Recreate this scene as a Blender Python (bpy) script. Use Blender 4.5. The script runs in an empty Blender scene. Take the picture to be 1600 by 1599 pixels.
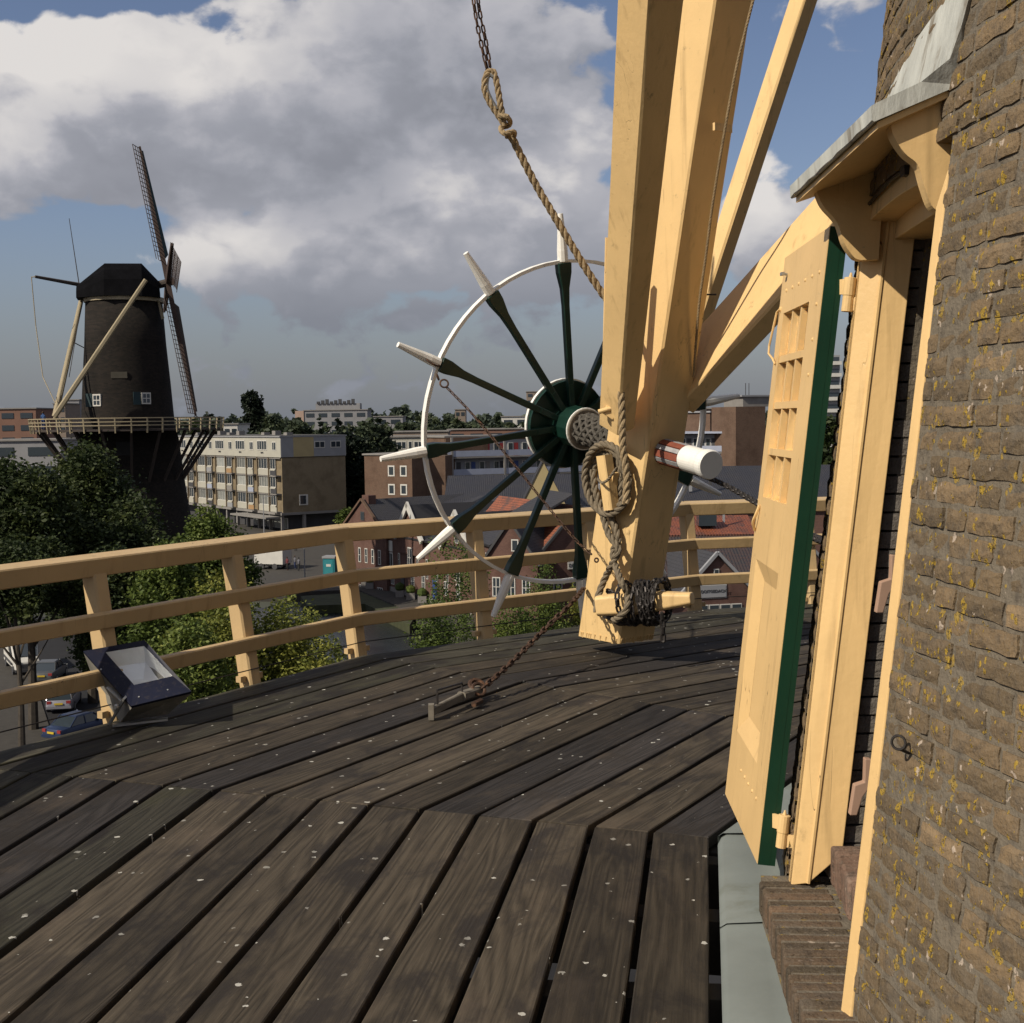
import bpy, bmesh, math, random
import numpy as np
from mathutils import Vector, Matrix
random.seed(7); rng=np.random.default_rng(7)
S=bpy.context.scene; COL=S.collection
# ------------------------------------------------------------------ camera, sky, sun, exposure
F=2019.5; PITCH=.07; ROLL=-.01417; CH=1.75
cd=bpy.data.cameras.new('camera'); cam=bpy.data.objects.new('camera',cd); COL.objects.link(cam)
cd.sensor_width=36; cd.lens=F/1600*36; cd.clip_start=.05; cd.clip_end=9000
RC=Matrix.Rotation(math.pi/2-PITCH,3,'X')@Matrix.Rotation(ROLL,3,'Z')
cam.matrix_world=Matrix.Translation((0,0,CH))@RC.to_4x4()
S.camera=cam
SUN_AZ=math.atan2(-.70,-1.0); SUN_EL=math.radians(40)
sd=Vector((math.cos(SUN_AZ)*math.cos(SUN_EL),math.sin(SUN_AZ)*math.cos(SUN_EL),math.sin(SUN_EL)))
sl=bpy.data.lights.new('sun','SUN'); sl.energy=5.0; sl.angle=math.radians(.53); sl.color=(1,.9,.74)
so=bpy.data.objects.new('sun',sl); COL.objects.link(so); so.rotation_euler=sd.to_track_quat('Z','Y').to_euler()
W=bpy.data.worlds.new('World'); S.world=W; W.use_nodes=True
S.view_settings.view_transform='Standard'; S.view_settings.look='None'; S.view_settings.exposure=-.05; S.view_settings.gamma=1
S.view_settings.use_curve_mapping=False
def ray(u,v):
    return RC@Vector((u-800,800-v,-F))
def P(u,v,Y):
    d=ray(u,v); return Vector((0,0,CH))+d*(Y/d.y)
def PZ(u,v,z):
    d=ray(u,v); return Vector((0,0,CH))+d*((z-CH)/d.z)
def PP(u,v,p0,n,off=0):
    d=ray(u,v); n=Vector(n).normalized(); c=Vector((0,0,CH))
    return c+d*(((Vector(p0)+n*off-c).dot(n))/d.dot(n))
class NT:
    def __init__(s,nt): s.t=nt; nt.nodes.clear()
    def n(s,ty,**k):
        x=s.t.nodes.new(ty)
        for a,b in k.items(): setattr(x,a,b)
        return x
    def l(s,a,b): s.t.links.new(a,b)
    def val(s,x,sock):
        if isinstance(x,(int,float)): sock.default_value=x
        elif isinstance(x,(tuple,list)): sock.default_value=tuple(x)
        else: s.l(x,sock)
    def m(s,op,a,b=None,c=None,clamp=False):
        x=s.n('ShaderNodeMath',operation=op); x.use_clamp=clamp
        s.val(a,x.inputs[0])
        if b is not None: s.val(b,x.inputs[1])
        if c is not None: s.val(c,x.inputs[2])
        return x.outputs[0]
    def vm(s,op,a,b=None):
        x=s.n('ShaderNodeVectorMath',operation=op); s.val(a,x.inputs[0])
        if b is not None: s.val(b,x.inputs[1])
        return x.outputs[0]
    def noise(s,vec,scale,detail=4,rough=.55,dist=0,dim='3D'):
        x=s.n('ShaderNodeTexNoise'); x.noise_dimensions=dim; s.l(vec,x.inputs['Vector'])
        x.inputs['Scale'].default_value=scale; x.inputs['Detail'].default_value=detail; x.inputs['Roughness'].default_value=rough; x.inputs['Distortion'].default_value=dist
        return x.outputs['Fac']
    def ramp(s,fac,st):
        x=s.n('ShaderNodeValToRGB'); s.l(fac,x.inputs[0]); e=x.color_ramp.elements
        while len(e)<len(st): e.new(.5)
        for i,(p,c) in enumerate(st): e[i].position=p; e[i].color=(*c,1) if len(c)==3 else c
        return x.outputs[0]
    def sm(s,x,a,b):
        r=s.n('ShaderNodeMapRange',interpolation_type='SMOOTHSTEP'); s.val(x,r.inputs[0]); r.inputs[1].default_value=a; r.inputs[2].default_value=b
        return r.outputs[0]
    def mix(s,f,a,b,bt='MIX'):
        x=s.n('ShaderNodeMix',data_type='RGBA',blend_type=bt); s.val(f,x.inputs[0])
        for q,i in ((a,6),(b,7)):
            if isinstance(q,(tuple,list)): x.inputs[i].default_value=(*q[:3],1)
            else: s.l(q,x.inputs[i])
        return x.outputs[2]
# sky: Nishita sky with procedural cumulus laid in by direction
def build_world():
    T=NT(W.node_tree)
    sky=T.n('ShaderNodeTexSky',sky_type='NISHITA'); sky.sun_disc=False; sky.sun_elevation=SUN_EL
    sky.sun_rotation=math.atan2(sd.x,sd.y); sky.altitude=0; sky.air_density=1.0; sky.dust_density=1.2; sky.ozone_density=1.6
    tc=T.n('ShaderNodeTexCoord'); g=tc.outputs['Generated']
    # density group
    def dens(vec):
        sx=T.n('ShaderNodeSeparateXYZ'); T.l(vec,sx.inputs[0])
        az=T.m('ARCTAN2',sx.outputs[0],sx.outputs[1]); el=T.m('ARCSINE',sx.outputs[2])
        blobs=[(200,130,190,95,.75),(60,250,230,110,.55),(540,190,270,170,.72),(830,170,150,130,.62),(430,400,190,75,.62),(640,360,190,90,.55),
               (860,330,120,110,.75),(1190,370,60,95,.75),(700,520,600,60,.10),(560,30,180,70,.5),(1330,60,90,60,.35),(20,90,26,34,.35),
               (150,360,140,60,-.45),(150,470,170,110,-.40),(520,545,420,50,-.22),(120,5,220,34,-.95),(20,140,40,40,-.3),(385,70,50,30,-.55),(900,10,70,30,-.4),(1090,170,120,110,-.75),(1090,520,60,60,-.1),(760,440,30,30,.1)]
        tot=None
        for (u,v,sx_,sy_,w) in blobs:
            a0=math.atan((u-800)/F); e0=(659-v)/F*math.cos(a0)
            dx=T.m('DIVIDE',T.m('SUBTRACT',az,a0),sx_/F); dy=T.m('DIVIDE',T.m('SUBTRACT',el,e0),sy_/F)
            r=T.m('ADD',T.m('MULTIPLY',dx,dx),T.m('MULTIPLY',dy,dy))
            gk=T.m('MULTIPLY',T.m('EXPONENT',T.m('MULTIPLY',r,-.9)),w)
            tot=gk if tot is None else T.m('ADD',tot,gk)
        mp=T.vm('MULTIPLY',vec,(1,1,1.5))
        n1=T.m('ADD',T.m('MULTIPLY',T.noise(mp,6.5,4,.5,.2),.5),T.m('MULTIPLY',T.noise(mp,19,7,.58,.2),.5)); n2=T.noise(mp,2.3,3,.5)
        bl_=T.m('ABSOLUTE',T.m('SUBTRACT',T.noise(mp,11,3,.5,.3),.5)); n1=T.m('ADD',n1,T.m('SUBTRACT',.075,T.m('MULTIPLY',bl_,.9)))
        # outside the frame: ordinary broken cumulus
        far=T.m('MULTIPLY',T.sm(T.m('ABSOLUTE',az),.42,.75),T.m('MULTIPLY',T.m('SUBTRACT',n2,.36),3.0))
        far2=T.m('MULTIPLY',T.sm(el,.36,.6),T.m('MULTIPLY',T.m('SUBTRACT',n2,.4),3.0))
        return T.m('ADD',T.m('ADD',tot,T.m('MAXIMUM',far,far2)),T.m('MULTIPLY',T.m('SUBTRACT',n1,.5),2.3)),n2,el
    d0,n2,el=dens(g)
    off=T.vm('ADD',g,(-.016,-.0,.024))
    d1,_,_=dens(off)
    cov=T.sm(d0,.20,.42)
    lit=T.sm(T.m('SUBTRACT',d0,d1),-.35,.45)
    sx=T.n('ShaderNodeSeparateXYZ'); T.l(g,sx.inputs[0]); az=T.m('ARCTAN2',sx.outputs[0],sx.outputs[1]); bb=None
    for (u,v,sx_,sy_,w) in [(120,95,110,70,.55),(330,150,110,70,.40),(60,230,90,90,.25),(700,300,70,60,.40),(890,280,90,90,.50),(330,375,120,55,.42),(620,400,230,60,.25),(1195,330,50,90,.40),(430,40,90,50,.25),(1350,60,90,60,.2),
                            (560,250,200,90,-.22),(190,320,200,50,-.25),(820,120,150,90,-.10),(640,540,600,60,-.40),(500,150,90,60,.12)]:
        a0=math.atan((u-800)/F); e0=(659-v)/F*math.cos(a0)
        dx=T.m('DIVIDE',T.m('SUBTRACT',az,a0),sx_/F); dy=T.m('DIVIDE',T.m('SUBTRACT',el,e0),sy_/F)
        gk=T.m('MULTIPLY',T.m('EXPONENT',T.m('MULTIPLY',T.m('ADD',T.m('MULTIPLY',dx,dx),T.m('MULTIPLY',dy,dy)),-.9)),w); bb=gk if bb is None else T.m('ADD',bb,gk)
    thick=T.sm(d0,.45,1.25)
    br=T.m('ADD',T.m('ADD',T.m('MULTIPLY',lit,.50),bb),T.m('MULTIPLY',T.m('SUBTRACT',1.0,thick),.22),clamp=True)
    cc=T.ramp(br,[(0,(2.7,2.8,3.2)),(.3,(3.4,3.5,3.95)),(.6,(4.6,4.6,5.0)),(1,(7.6,7.3,7.1))])
    skyc=T.mix(1.0,sky.outputs[0],(.86,.80,.86),'MULTIPLY')
    lowf=T.sm(el,.16,-.01)
    skyc=T.mix(T.m('MULTIPLY',lowf,.75),skyc,(1.9,2.15,2.6))
    cc=T.mix(T.m('MULTIPLY',lowf,.8),cc,(1.9,2.12,2.55))
    c=T.mix(cov,skyc,cc)
    bg=T.n('ShaderNodeBackground'); T.l(c,bg.inputs[0]); bg.inputs[1].default_value=.1
    o=T.n('ShaderNodeOutputWorld'); T.l(bg.outputs[0],o.inputs[0])
build_world()
# ------------------------------------------------------------------ materials
def newmat(name):
    m=bpy.data.materials.new(name); m.use_nodes=True; T=NT(m.node_tree)
    b=T.n('ShaderNodeBsdfPrincipled'); o=T.n('ShaderNodeOutputMaterial'); T.l(b.outputs[0],o.inputs[0])
    return m,T,b
def bump(T,b,h,st=.3,dist=.01,nrm=None):
    x=T.n('ShaderNodeBump'); x.inputs['Strength'].default_value=st; x.inputs['Distance'].default_value=dist; T.l(h,x.inputs['Height'])
    if nrm is not None: T.l(nrm,x.inputs['Normal'])
    T.l(x.outputs[0],b.inputs['Normal']); return x.outputs[0]
def simple(name,c,rough=.7,var=.25,scale=3,bst=.15,bd=.01,metal=0,stretch=(1,1,1),dirt=None,dscale=1.2,spec=.4,coord='Object',rnd=0):
    m,T,b=newmat(name); tc=T.n('ShaderNodeTexCoord'); v=tc.outputs[coord]
    v=T.vm('MULTIPLY',v,stretch)
    n=T.noise(v,scale,6,.6)
    lo=tuple(x*(1-var) for x in c); hi=tuple(min(1,x*(1+var)) for x in c)
    col=T.ramp(n,[(.25,lo),(.75,hi)])
    if dirt:
        n2=T.noise(v,dscale,8,.65,.4); col=T.mix(T.m('MULTIPLY',T.sm(n2,.52,.70),dirt[1]),col,dirt[0])
    if rnd:
        oi=T.n('ShaderNodeObjectInfo'); k=T.m('ADD',T.m('MULTIPLY',oi.outputs['Random'],2*rnd),1-rnd)
        hs=T.n('ShaderNodeHueSaturation'); T.l(k,hs.inputs['Value']); T.l(col,hs.inputs['Color']); col=hs.outputs[0]
    T.l(col,b.inputs['Base Color']); b.inputs['Roughness'].default_value=rough; b.inputs['Metallic'].default_value=metal
    b.inputs['Specular IOR Level'].default_value=spec
    if bst: bump(T,b,T.noise(v,scale*6,5,.6),bst,bd)
    return m
def cream_mat(name,c,age=.35):
    m,T,b=newmat(name); tc=T.n('ShaderNodeTexCoord'); v=tc.outputs['Object']
    n=T.noise(v,2.2,6,.6); col=T.ramp(n,[(.2,tuple(x*.86 for x in c)),(.8,tuple(min(1,x*1.06) for x in c))])
    # grime specks, long weather streaks and hairline splits in the paint
    g=T.noise(v,9,10,.72); col=T.mix(T.m('MULTIPLY',T.sm(g,.60,.74),age),col,(.13,.095,.05))
    vs=T.vm('MULTIPLY',v,(14,14,.8)); s=T.noise(vs,1.0,5,.6); col=T.mix(T.m('MULTIPLY',T.sm(s,.54,.78),.50),col,(.30,.20,.09))
    ck=T.noise(T.vm('MULTIPLY',v,(13,13,.16)),1.0,2,.5,.0)
    crack=T.sm(T.m('ABSOLUTE',T.m('SUBTRACT',ck,.5)),.0045,.001)
    lenm=T.sm(T.noise(v,1.7,2,.5),.58,.66); crack=T.m('MULTIPLY',crack,lenm)
    col=T.mix(T.m('MULTIPLY',crack,.8),col,(.07,.045,.025))
    chp=T.sm(T.noise(v,21,9,.68),.665,.685); chp=T.m('MULTIPLY',chp,T.sm(T.noise(v,1.3,3,.5),.50,.62)); col=T.mix(T.m('MULTIPLY',chp,.8*min(1,age*1.6)),col,(.20,.165,.12))
    T.l(col,b.inputs['Base Color']); b.inputs['Roughness'].default_value=.48; b.inputs['Specular IOR Level'].default_value=.35
    h=T.m('SUBTRACT',T.m('ADD',T.noise(v,30,4,.6),T.m('MULTIPLY',s,1.5)),T.m('MULTIPLY',crack,2.5)); bump(T,b,h,.25,.006)
    return m
CREAM=cream_mat('cream_paint',(.72,.50,.235),.6); CREAMB=cream_mat('cream_paint_rails',(.53,.38,.20),.3)
CREAMD=cream_mat('cream_paint_door',(.70,.475,.215),.3)
GREEN=simple('dark_green_paint',(.006,.028,.020),.35,.3,4,.1,.004,spec=.5)
DGREEN=simple('door_green_paint',(.004,.034,.017),.45,.2,4,.1,.004)
WHITE=simple('white_paint',(.80,.79,.75),.4,.05,4,0,.002,dirt=((.50,.47,.40),.35),dscale=4)
ZINC=simple('lead_sheet',(.43,.44,.41),.65,.35,7,.4,.01,stretch=(1,1,.35),dirt=((.15,.12,.08),.85),dscale=9,spec=.5)
GREYSTONE=simple('lead_flashing',(.17,.19,.18),.62,.18,2,.3,.006,dirt=((.10,.105,.075),.9),dscale=2.0)
IRON=simple('rusty_iron',(.070,.040,.027),.7,.5,30,.3,.003,metal=.35,dirt=((.25,.12,.06),.6),dscale=20)
GLC,T_,b_=newmat('clear_pane'); b_.inputs['Transmission Weight'].default_value=1; b_.inputs['Roughness'].default_value=.02; b_.inputs['IOR'].default_value=1.25
DIRON=simple('dark_iron',(.045,.04,.038),.5,.4,30,.3,.003,metal=.6)
GALV=simple('galvanised_iron',(.42,.42,.40),.45,.3,20,.2,.003,metal=.8)
ENDG=simple('weathered_wood_end',(.20,.17,.13),.8,.4,18,.3,.004)
JOIST=simple('dark_timber',(.035,.028,.022),.85,.3,4,.2)
REDW=simple('oxblood_wood',(.22,.065,.04),.6,.3,8,.2,.004,stretch=(1,1,1))
SILV=simple('worn_silver_strip',(.30,.30,.31),.5,.3,12,.2,.004)
ROPEM=simple('hemp_rope',(.30,.225,.135),.9,.3,25,.6,.004,dirt=((.13,.11,.08),.6),dscale=9,spec=.1)
ROPED=simple('grey_rope',(.17,.14,.10),.9,.35,30,.6,.003,spec=.1)
NETM=simple('grey_rope_wrapping',(.085,.078,.068),.9,.3,30,.5,.004,spec=.1)
def plank_mat(name,c,moss=.0):
    m,T,b=newmat(name); tc=T.n('ShaderNodeTexCoord'); oi=T.n('ShaderNodeObjectInfo')
    r=T.n('ShaderNodeCombineXYZ'); T.l(T.m('MULTIPLY',oi.outputs['Random'],57.),r.inputs[0]); T.l(T.m('MULTIPLY',oi.outputs['Random'],13.),r.inputs[1]); T.l(T.m('MULTIPLY',oi.outputs['Random'],29.),r.inputs[2])
    v=T.vm('ADD',tc.outputs['Object'],r.outputs[0])
    # cathedral grain: bands of a stretched, warped noise field
    w=T.noise(T.vm('MULTIPLY',v,(.45,7,1)),1.0,2,.45,.25)
    rings=T.m('FRACT',T.m('MULTIPLY',w,13.0)); rings=T.m('ABSOLUTE',T.m('SUBTRACT',T.m('MULTIPLY',rings,2),1))
    fine=T.noise(T.vm('MULTIPLY',v,(5,150,1)),1.0,4,.6)
    big=T.noise(T.vm('MULTIPLY',v,(2.2,5,1)),1.0,6,.65,.5)
    gr=T.m('ADD',T.m('MULTIPLY',rings,.38),T.m('MULTIPLY',fine,.66))
    lo=tuple(x*.38 for x in c); hi=tuple(x*1.45 for x in c)
    col=T.ramp(gr,[(.2,lo),(.85,hi)])
    col=T.mix(T.sm(big,.46,.66),col,(.024,.020,.017))
    col=T.mix(T.m('MULTIPLY',T.sm(T.noise(T.vm('MULTIPLY',v,(1.5,3,1)),1.3,5,.6),.52,.72),.5),col,(.060,.058,.030) if moss else (.085,.066,.048))
    k=T.m('ADD',T.m('MULTIPLY',oi.outputs['Random'],.7),.65)
    hs=T.n('ShaderNodeHueSaturation'); T.l(k,hs.inputs['Value']); T.l(col,hs.inputs['Color']); col=hs.outputs[0]
    # pale lichen dots and droppings, only on the tops
    vo=T.n('ShaderNodeTexVoronoi'); wv=T.n('ShaderNodeTexNoise'); T.l(tc.outputs['Object'],wv.inputs['Vector']); wv.inputs['Scale'].default_value=60
    vv=T.vm('ADD',v,T.vm('MULTIPLY',wv.outputs['Color'],(.035,.02,0)))
    T.l(T.vm('MULTIPLY',vv,(15,15,0)),vo.inputs['Vector']); vo.inputs['Scale'].default_value=1
    sp=T.n('ShaderNodeSeparateColor'); T.l(vo.outputs['Color'],sp.inputs[0])
    rad=T.m('MULTIPLY',T.m('GREATER_THAN',sp.outputs[0],.45),T.m('ADD',T.m('MULTIPLY',T.m('POWER',sp.outputs[1],2.4),.17),.045))
    spot=T.m('LESS_THAN',vo.outputs['Distance'],rad)
    col=T.mix(T.m('MULTIPLY',spot,T.m('ADD',T.m('MULTIPLY',sp.outputs[2],.5),.4)),col,(.46,.45,.41))
    T.l(col,b.inputs['Base Color']); b.inputs['Roughness'].default_value=.78; b.inputs['Specular IOR Level'].default_value=.22
    bump(T,b,T.m('ADD',T.m('MULTIPLY',gr,1.0),T.m('MULTIPLY',T.noise(v,60,3,.6),.4)),.45,.005)
    return m
PLANK=[plank_mat('weathered_plank',(.053,.0430,.0310)),plank_mat('dark_plank',(.030,.0265,.025)),plank_mat('mossy_plank',(.050,.046,.034),1)]
def brick_mat(name,c1,c2,lichen=1.0,coord='pos'):
    m,T,b=newmat(name); ge=T.n('ShaderNodeNewGeometry'); oi=T.n('ShaderNodeObjectInfo'); v=ge.outputs['Position']
    at=T.n('ShaderNodeAttribute'); at.attribute_name='rnd'
    rr=T.m('FRACT',T.m('ADD',oi.outputs['Random'],at.outputs['Fac']))
    col=T.ramp(rr,[(0,c1),(.45,tuple(.5*(a+d) for a,d in zip(c1,c2))),(.93,c2),(1,tuple(min(1,x*1.45) for x in c2))])
    n=T.noise(v,22,8,.7); col=T.mix(T.m('MULTIPLY',T.sm(n,.45,.68),.6),col,(.055,.048,.042))
    n3=T.noise(v,6,4,.6); col=T.mix(T.m('MULTIPLY',T.sm(n3,.5,.75),.45),col,(.15,.135,.115))
    wf=T.noise(v,34,5,.62); col=T.mix(T.m('MULTIPLY',T.sm(wf,.69,.71),.6*(.4+.6*lichen)),col,(.44,.36,.31))
    wv=T.n('ShaderNodeTexNoise'); T.l(v,wv.inputs['Vector']); wv.inputs['Scale'].default_value=55; wv.inputs['Detail'].default_value=4
    def blobs(sc,thr,r0,r1,wob,off):
        vo=T.n('ShaderNodeTexVoronoi'); vo.inputs['Scale'].default_value=1
        T.l(T.vm('MULTIPLY',T.vm('ADD',T.vm('ADD',v,(off,off,off)),T.vm('MULTIPLY',wv.outputs['Color'],(wob,wob,wob))),(sc,sc,sc*.8)),vo.inputs['Vector'])
        sp=T.n('ShaderNodeSeparateColor'); T.l(vo.outputs['Color'],sp.inputs[0]); mk=T.m('ADD',sp.outputs[0],T.m('MULTIPLY',T.m('SUBTRACT',T.noise(v,3.1,3,.5),.5),1.3))
        rad=T.m('ADD',T.m('MULTIPLY',sp.outputs[1],r1),r0); return T.m('MULTIPLY',T.m('GREATER_THAN',mk,thr),T.m('LESS_THAN',vo.outputs['Distance'],rad))
    lich=T.m('MAXIMUM',blobs(24,.60,.10,.32,.030,0),blobs(52,.55,.10,.30,.016,3.3))
    lich=T.m('MULTIPLY',lich,T.sm(T.noise(v,95,3,.6),.36,.50))
    chip=blobs(30,.80,.08,.20,.035,7.7); col=T.mix(T.m('MULTIPLY',chip,.8*(.3+.7*lichen)),col,(.46,.38,.31))
    lc=T.ramp(T.noise(v,70,3,.6),[(.3,(.26,.17,.02)),(.7,(.44,.29,.035))])
    if lichen>0: col=T.mix(T.m('MULTIPLY',lich,.85*lichen),col,lc)
    gn=T.noise(v,150,3,.7); col=T.mix(T.m('MULTIPLY',T.sm(gn,.45,.7),.35),col,(.20,.17,.13))
    T.l(col,b.inputs['Base Color']); b.inputs['Roughness'].default_value=.9; b.inputs['Specular IOR Level'].default_value=.15
    h=T.m('ADD',T.noise(v,28,6,.6),T.m('ADD',T.m('MULTIPLY',T.noise(v,110,4,.6),.35),T.m('MULTIPLY',lich,.5)))
    bump(T,b,h,.85,.012)
    return m
BRICK=brick_mat('weathered_brick',(.118,.088,.055),(.190,.134,.078))
MORTAR=brick_mat('mortar',(.158,.134,.102),(.158,.134,.102),.8)
BRICKD=brick_mat('mossy_sill_brick',(.065,.052,.036),(.13,.085,.055),.0)
BRICKS=brick_mat('threshold_brick',(.12,.075,.055),(.19,.12,.088),.0)
BRICKR=brick_mat('reveal_brick',(.13,.12,.105),(.17,.15,.135),.0)
INTER=simple('interior_dark',(.03,.028,.025),.9)
def wallmat(name,c1,c2,mortar,bw=.22,bh=.075,rough=.9,bst=.3):
    m,T,b=newmat(name); tc=T.n('ShaderNodeTexCoord')
    sx=T.n('ShaderNodeSeparateXYZ'); T.l(tc.outputs['Object'],sx.inputs[0])
    cb=T.n('ShaderNodeCombineXYZ'); T.l(T.m('ADD',sx.outputs[0],sx.outputs[1]),cb.inputs[0]); T.l(sx.outputs[2],cb.inputs[1])
    br=T.n('ShaderNodeTexBrick'); T.l(cb.outputs[0],br.inputs[0]); br.inputs['Scale'].default_value=1; br.inputs['Brick Width'].default_value=bw; br.inputs['Row Height'].default_value=bh; br.inputs['Mortar Size'].default_value=.01
    br.inputs['Color1'].default_value=(*c1,1); br.inputs['Color2'].default_value=(*c2,1); br.inputs['Mortar'].default_value=(*mortar,1)
    n=T.noise(tc.outputs['Object'],.45,6,.65); col=T.mix(T.m('MULTIPLY',T.sm(n,.42,.7),.5),br.outputs[0],tuple(x*.5 for x in c1))
    T.l(col,b.inputs['Base Color']); b.inputs['Roughness'].default_value=rough; b.inputs['Specular IOR Level'].default_value=.15
    bump(T,b,T.noise(tc.outputs['Object'],3,5,.6),bst,.03)
    return m
WBROWN=wallmat('brown_brick_wall',(.115,.068,.048),(.15,.09,.062),(.12,.095,.075))
WRED=wallmat('red_brown_brick_wall',(.105,.052,.042),(.14,.072,.055),(.12,.09,.08))
WYEL=wallmat('ochre_brick_wall',(.20,.155,.095),(.235,.185,.115),(.20,.17,.125))
WMILL=wallmat('sooty_mill_brick',(.012,.011,.010),(.024,.019,.016),(.018,.016,.0145),.34,.12)
WFAR=simple('far_wall',(.20,.16,.13),.9,.15,.3,0)
def tile_mat(name,c,c2,row=.3):
    m,T,b=newmat(name); tc=T.n('ShaderNodeTexCoord'); uv=tc.outputs['UV']
    sx=T.n('ShaderNodeSeparateXYZ'); T.l(uv,sx.inputs[0])
    br=T.n('ShaderNodeTexBrick'); T.l(uv,br.inputs[0]); br.offset=0; br.inputs['Scale'].default_value=1; br.inputs['Brick Width'].default_value=.24; br.inputs['Row Height'].default_value=row; br.inputs['Mortar Size'].default_value=.03; br.inputs['Bias'].default_value=0
    br.inputs['Color1'].default_value=(*c,1); br.inputs['Color2'].default_value=(*c2,1); br.inputs['Mortar'].default_value=(*[x*.35 for x in c],1)
    n=T.noise(uv,.5,6,.7); col=T.mix(T.m('MULTIPLY',T.sm(n,.45,.65),.75),br.outputs[0],(.03,.028,.028))
    T.l(col,b.inputs['Base Color']); b.inputs['Roughness'].default_value=.65
    hh=T.m('SINE',T.m('MULTIPLY',sx.outputs[0],26.2)); bump(T,b,hh,.6,.05)
    return m
TILED=tile_mat('dark_roof_tiles',(.026,.026,.034),(.038,.037,.045)); TILER=tile_mat('orange_roof_tiles',(.22,.062,.028),(.30,.085,.035)); TILEM=tile_mat('mixed_roof_tiles',(.07,.04,.035),(.035,.032,.036))
GLASS,T_,b_=newmat('window_glass'); b_.inputs['Base Color'].default_value=(.03,.04,.05,1); b_.inputs['Roughness'].default_value=.08; b_.inputs['Specular IOR Level'].default_value=.8
CURT=simple('curtained_glass',(.20,.21,.20),.25,.3,.9,0,rnd=.45)
OFFW=simple('off_white_panel',(.37,.36,.31),.7,.08,.5,0); OFFG=simple('grey_panel',(.24,.245,.26),.7,.08,.5,0); YELP=simple('yellow_panel',(.36,.29,.15),.7,.08,.5,0)
WTRIM=simple('white_trim',(.50,.49,.46),.6,.08,1,0); CONC=simple('concrete',(.20,.19,.18),.85,.15,.6,0); DARKP=simple('dark_panel',(.05,.05,.055),.7,.2,1,0)
ORG=simple('orange_strip',(.24,.185,.12),.7,.1,1,0); BLUEP=simple('pale_blue_panel',(.30,.33,.42),.6,.1,1,0); BROWNP=simple('tan_panel',(.32,.20,.10),.6,.1,1,0); REDP=simple('red_door',(.25,.03,.03),.5,.1,1,0); BLUED=simple('blue_door',(.03,.06,.2),.5,.1,1,0)
FLATR=simple('gravel_roof',(.07,.068,.065),.95,.3,.3,0)
THATCH=simple('black_felt_cap',(.004,.004,.005),.95,.4,1.2,.3,.05,spec=.05)
ASPH=simple('asphalt',(.012,.012,.014),.9,.25,.6,.2,.02); PAVE=simple('brick_paving',(.044,.040,.035),.9,.25,2,.2,.02); GRASS=simple('grass_bank',(.040,.045,.020),.95,.4,1,.3,.05)
GROUNDM=simple('town_ground',(.055,.06,.045),.95,.4,.02,0)
WATER,T_,b_=newmat('canal_water'); b_.inputs['Base Color'].default_value=(.012,.015,.016,1); b_.inputs['Roughness'].default_value=.22; b_.inputs['Specular IOR Level'].default_value=.18
tc_=T_.n('ShaderNodeTexCoord'); bump(T_,b_,T_.noise(T_.vm('MULTIPLY',tc_.outputs['Object'],(1.4,3,1)),1.0,5,.6),.5,.12)
def leafmat(name,c1,c2,c3):
    m,T,b=newmat(name); ge=T.n('ShaderNodeNewGeometry'); at=T.n('ShaderNodeAttribute'); at.attribute_name='rnd'
    n=T.noise(ge.outputs['Position'],.35,4,.6); k=T.m('ADD',T.m('MULTIPLY',n,.9),T.m('MULTIPLY',T.m('SUBTRACT',at.outputs['Fac'],.5),.32))
    col=T.ramp(k,[(.25,c1),(.48,c2),(.72,c3)]); T.l(col,b.inputs['Base Color']); b.inputs['Roughness'].default_value=.6; b.inputs['Specular IOR Level'].default_value=.25
    tr=T.n('ShaderNodeBsdfTranslucent'); T.l(col,tr.inputs[0]); mx=T.n('ShaderNodeMixShader'); mx.inputs[0].default_value=.25
    o=[x for x in T.t.nodes if x.type=='OUTPUT_MATERIAL'][0]; T.l(b.outputs[0],mx.inputs[1]); T.l(tr.outputs[0],mx.inputs[2]); T.l(mx.outputs[0],o.inputs[0])
    return m
LDARK=leafmat('dark_foliage',(.016,.027,.009),(.036,.052,.016),(.075,.090,.024))
LMID=leafmat('green_foliage',(.038,.062,.013),(.085,.12,.025),(.17,.20,.042))
LYEL=leafmat('yellow_green_foliage',(.080,.105,.018),(.19,.20,.038),(.34,.31,.07))
LEVER=leafmat('evergreen_foliage',(.006,.012,.007),(.012,.020,.011),(.022,.032,.016))
LFAR=leafmat('hazy_foliage',(.060,.082,.066),(.085,.108,.075),(.12,.14,.085))  # distance haze painted into these leaf colours, no haze volume
LMF=leafmat('haze_tinted_foliage',(.034,.048,.030),(.052,.070,.038),(.085,.10,.046))  # leaf colours lightened to stand in for haze
BARK=simple('bark',(.06,.05,.04),.95,.3,3,.3,.03)
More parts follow.
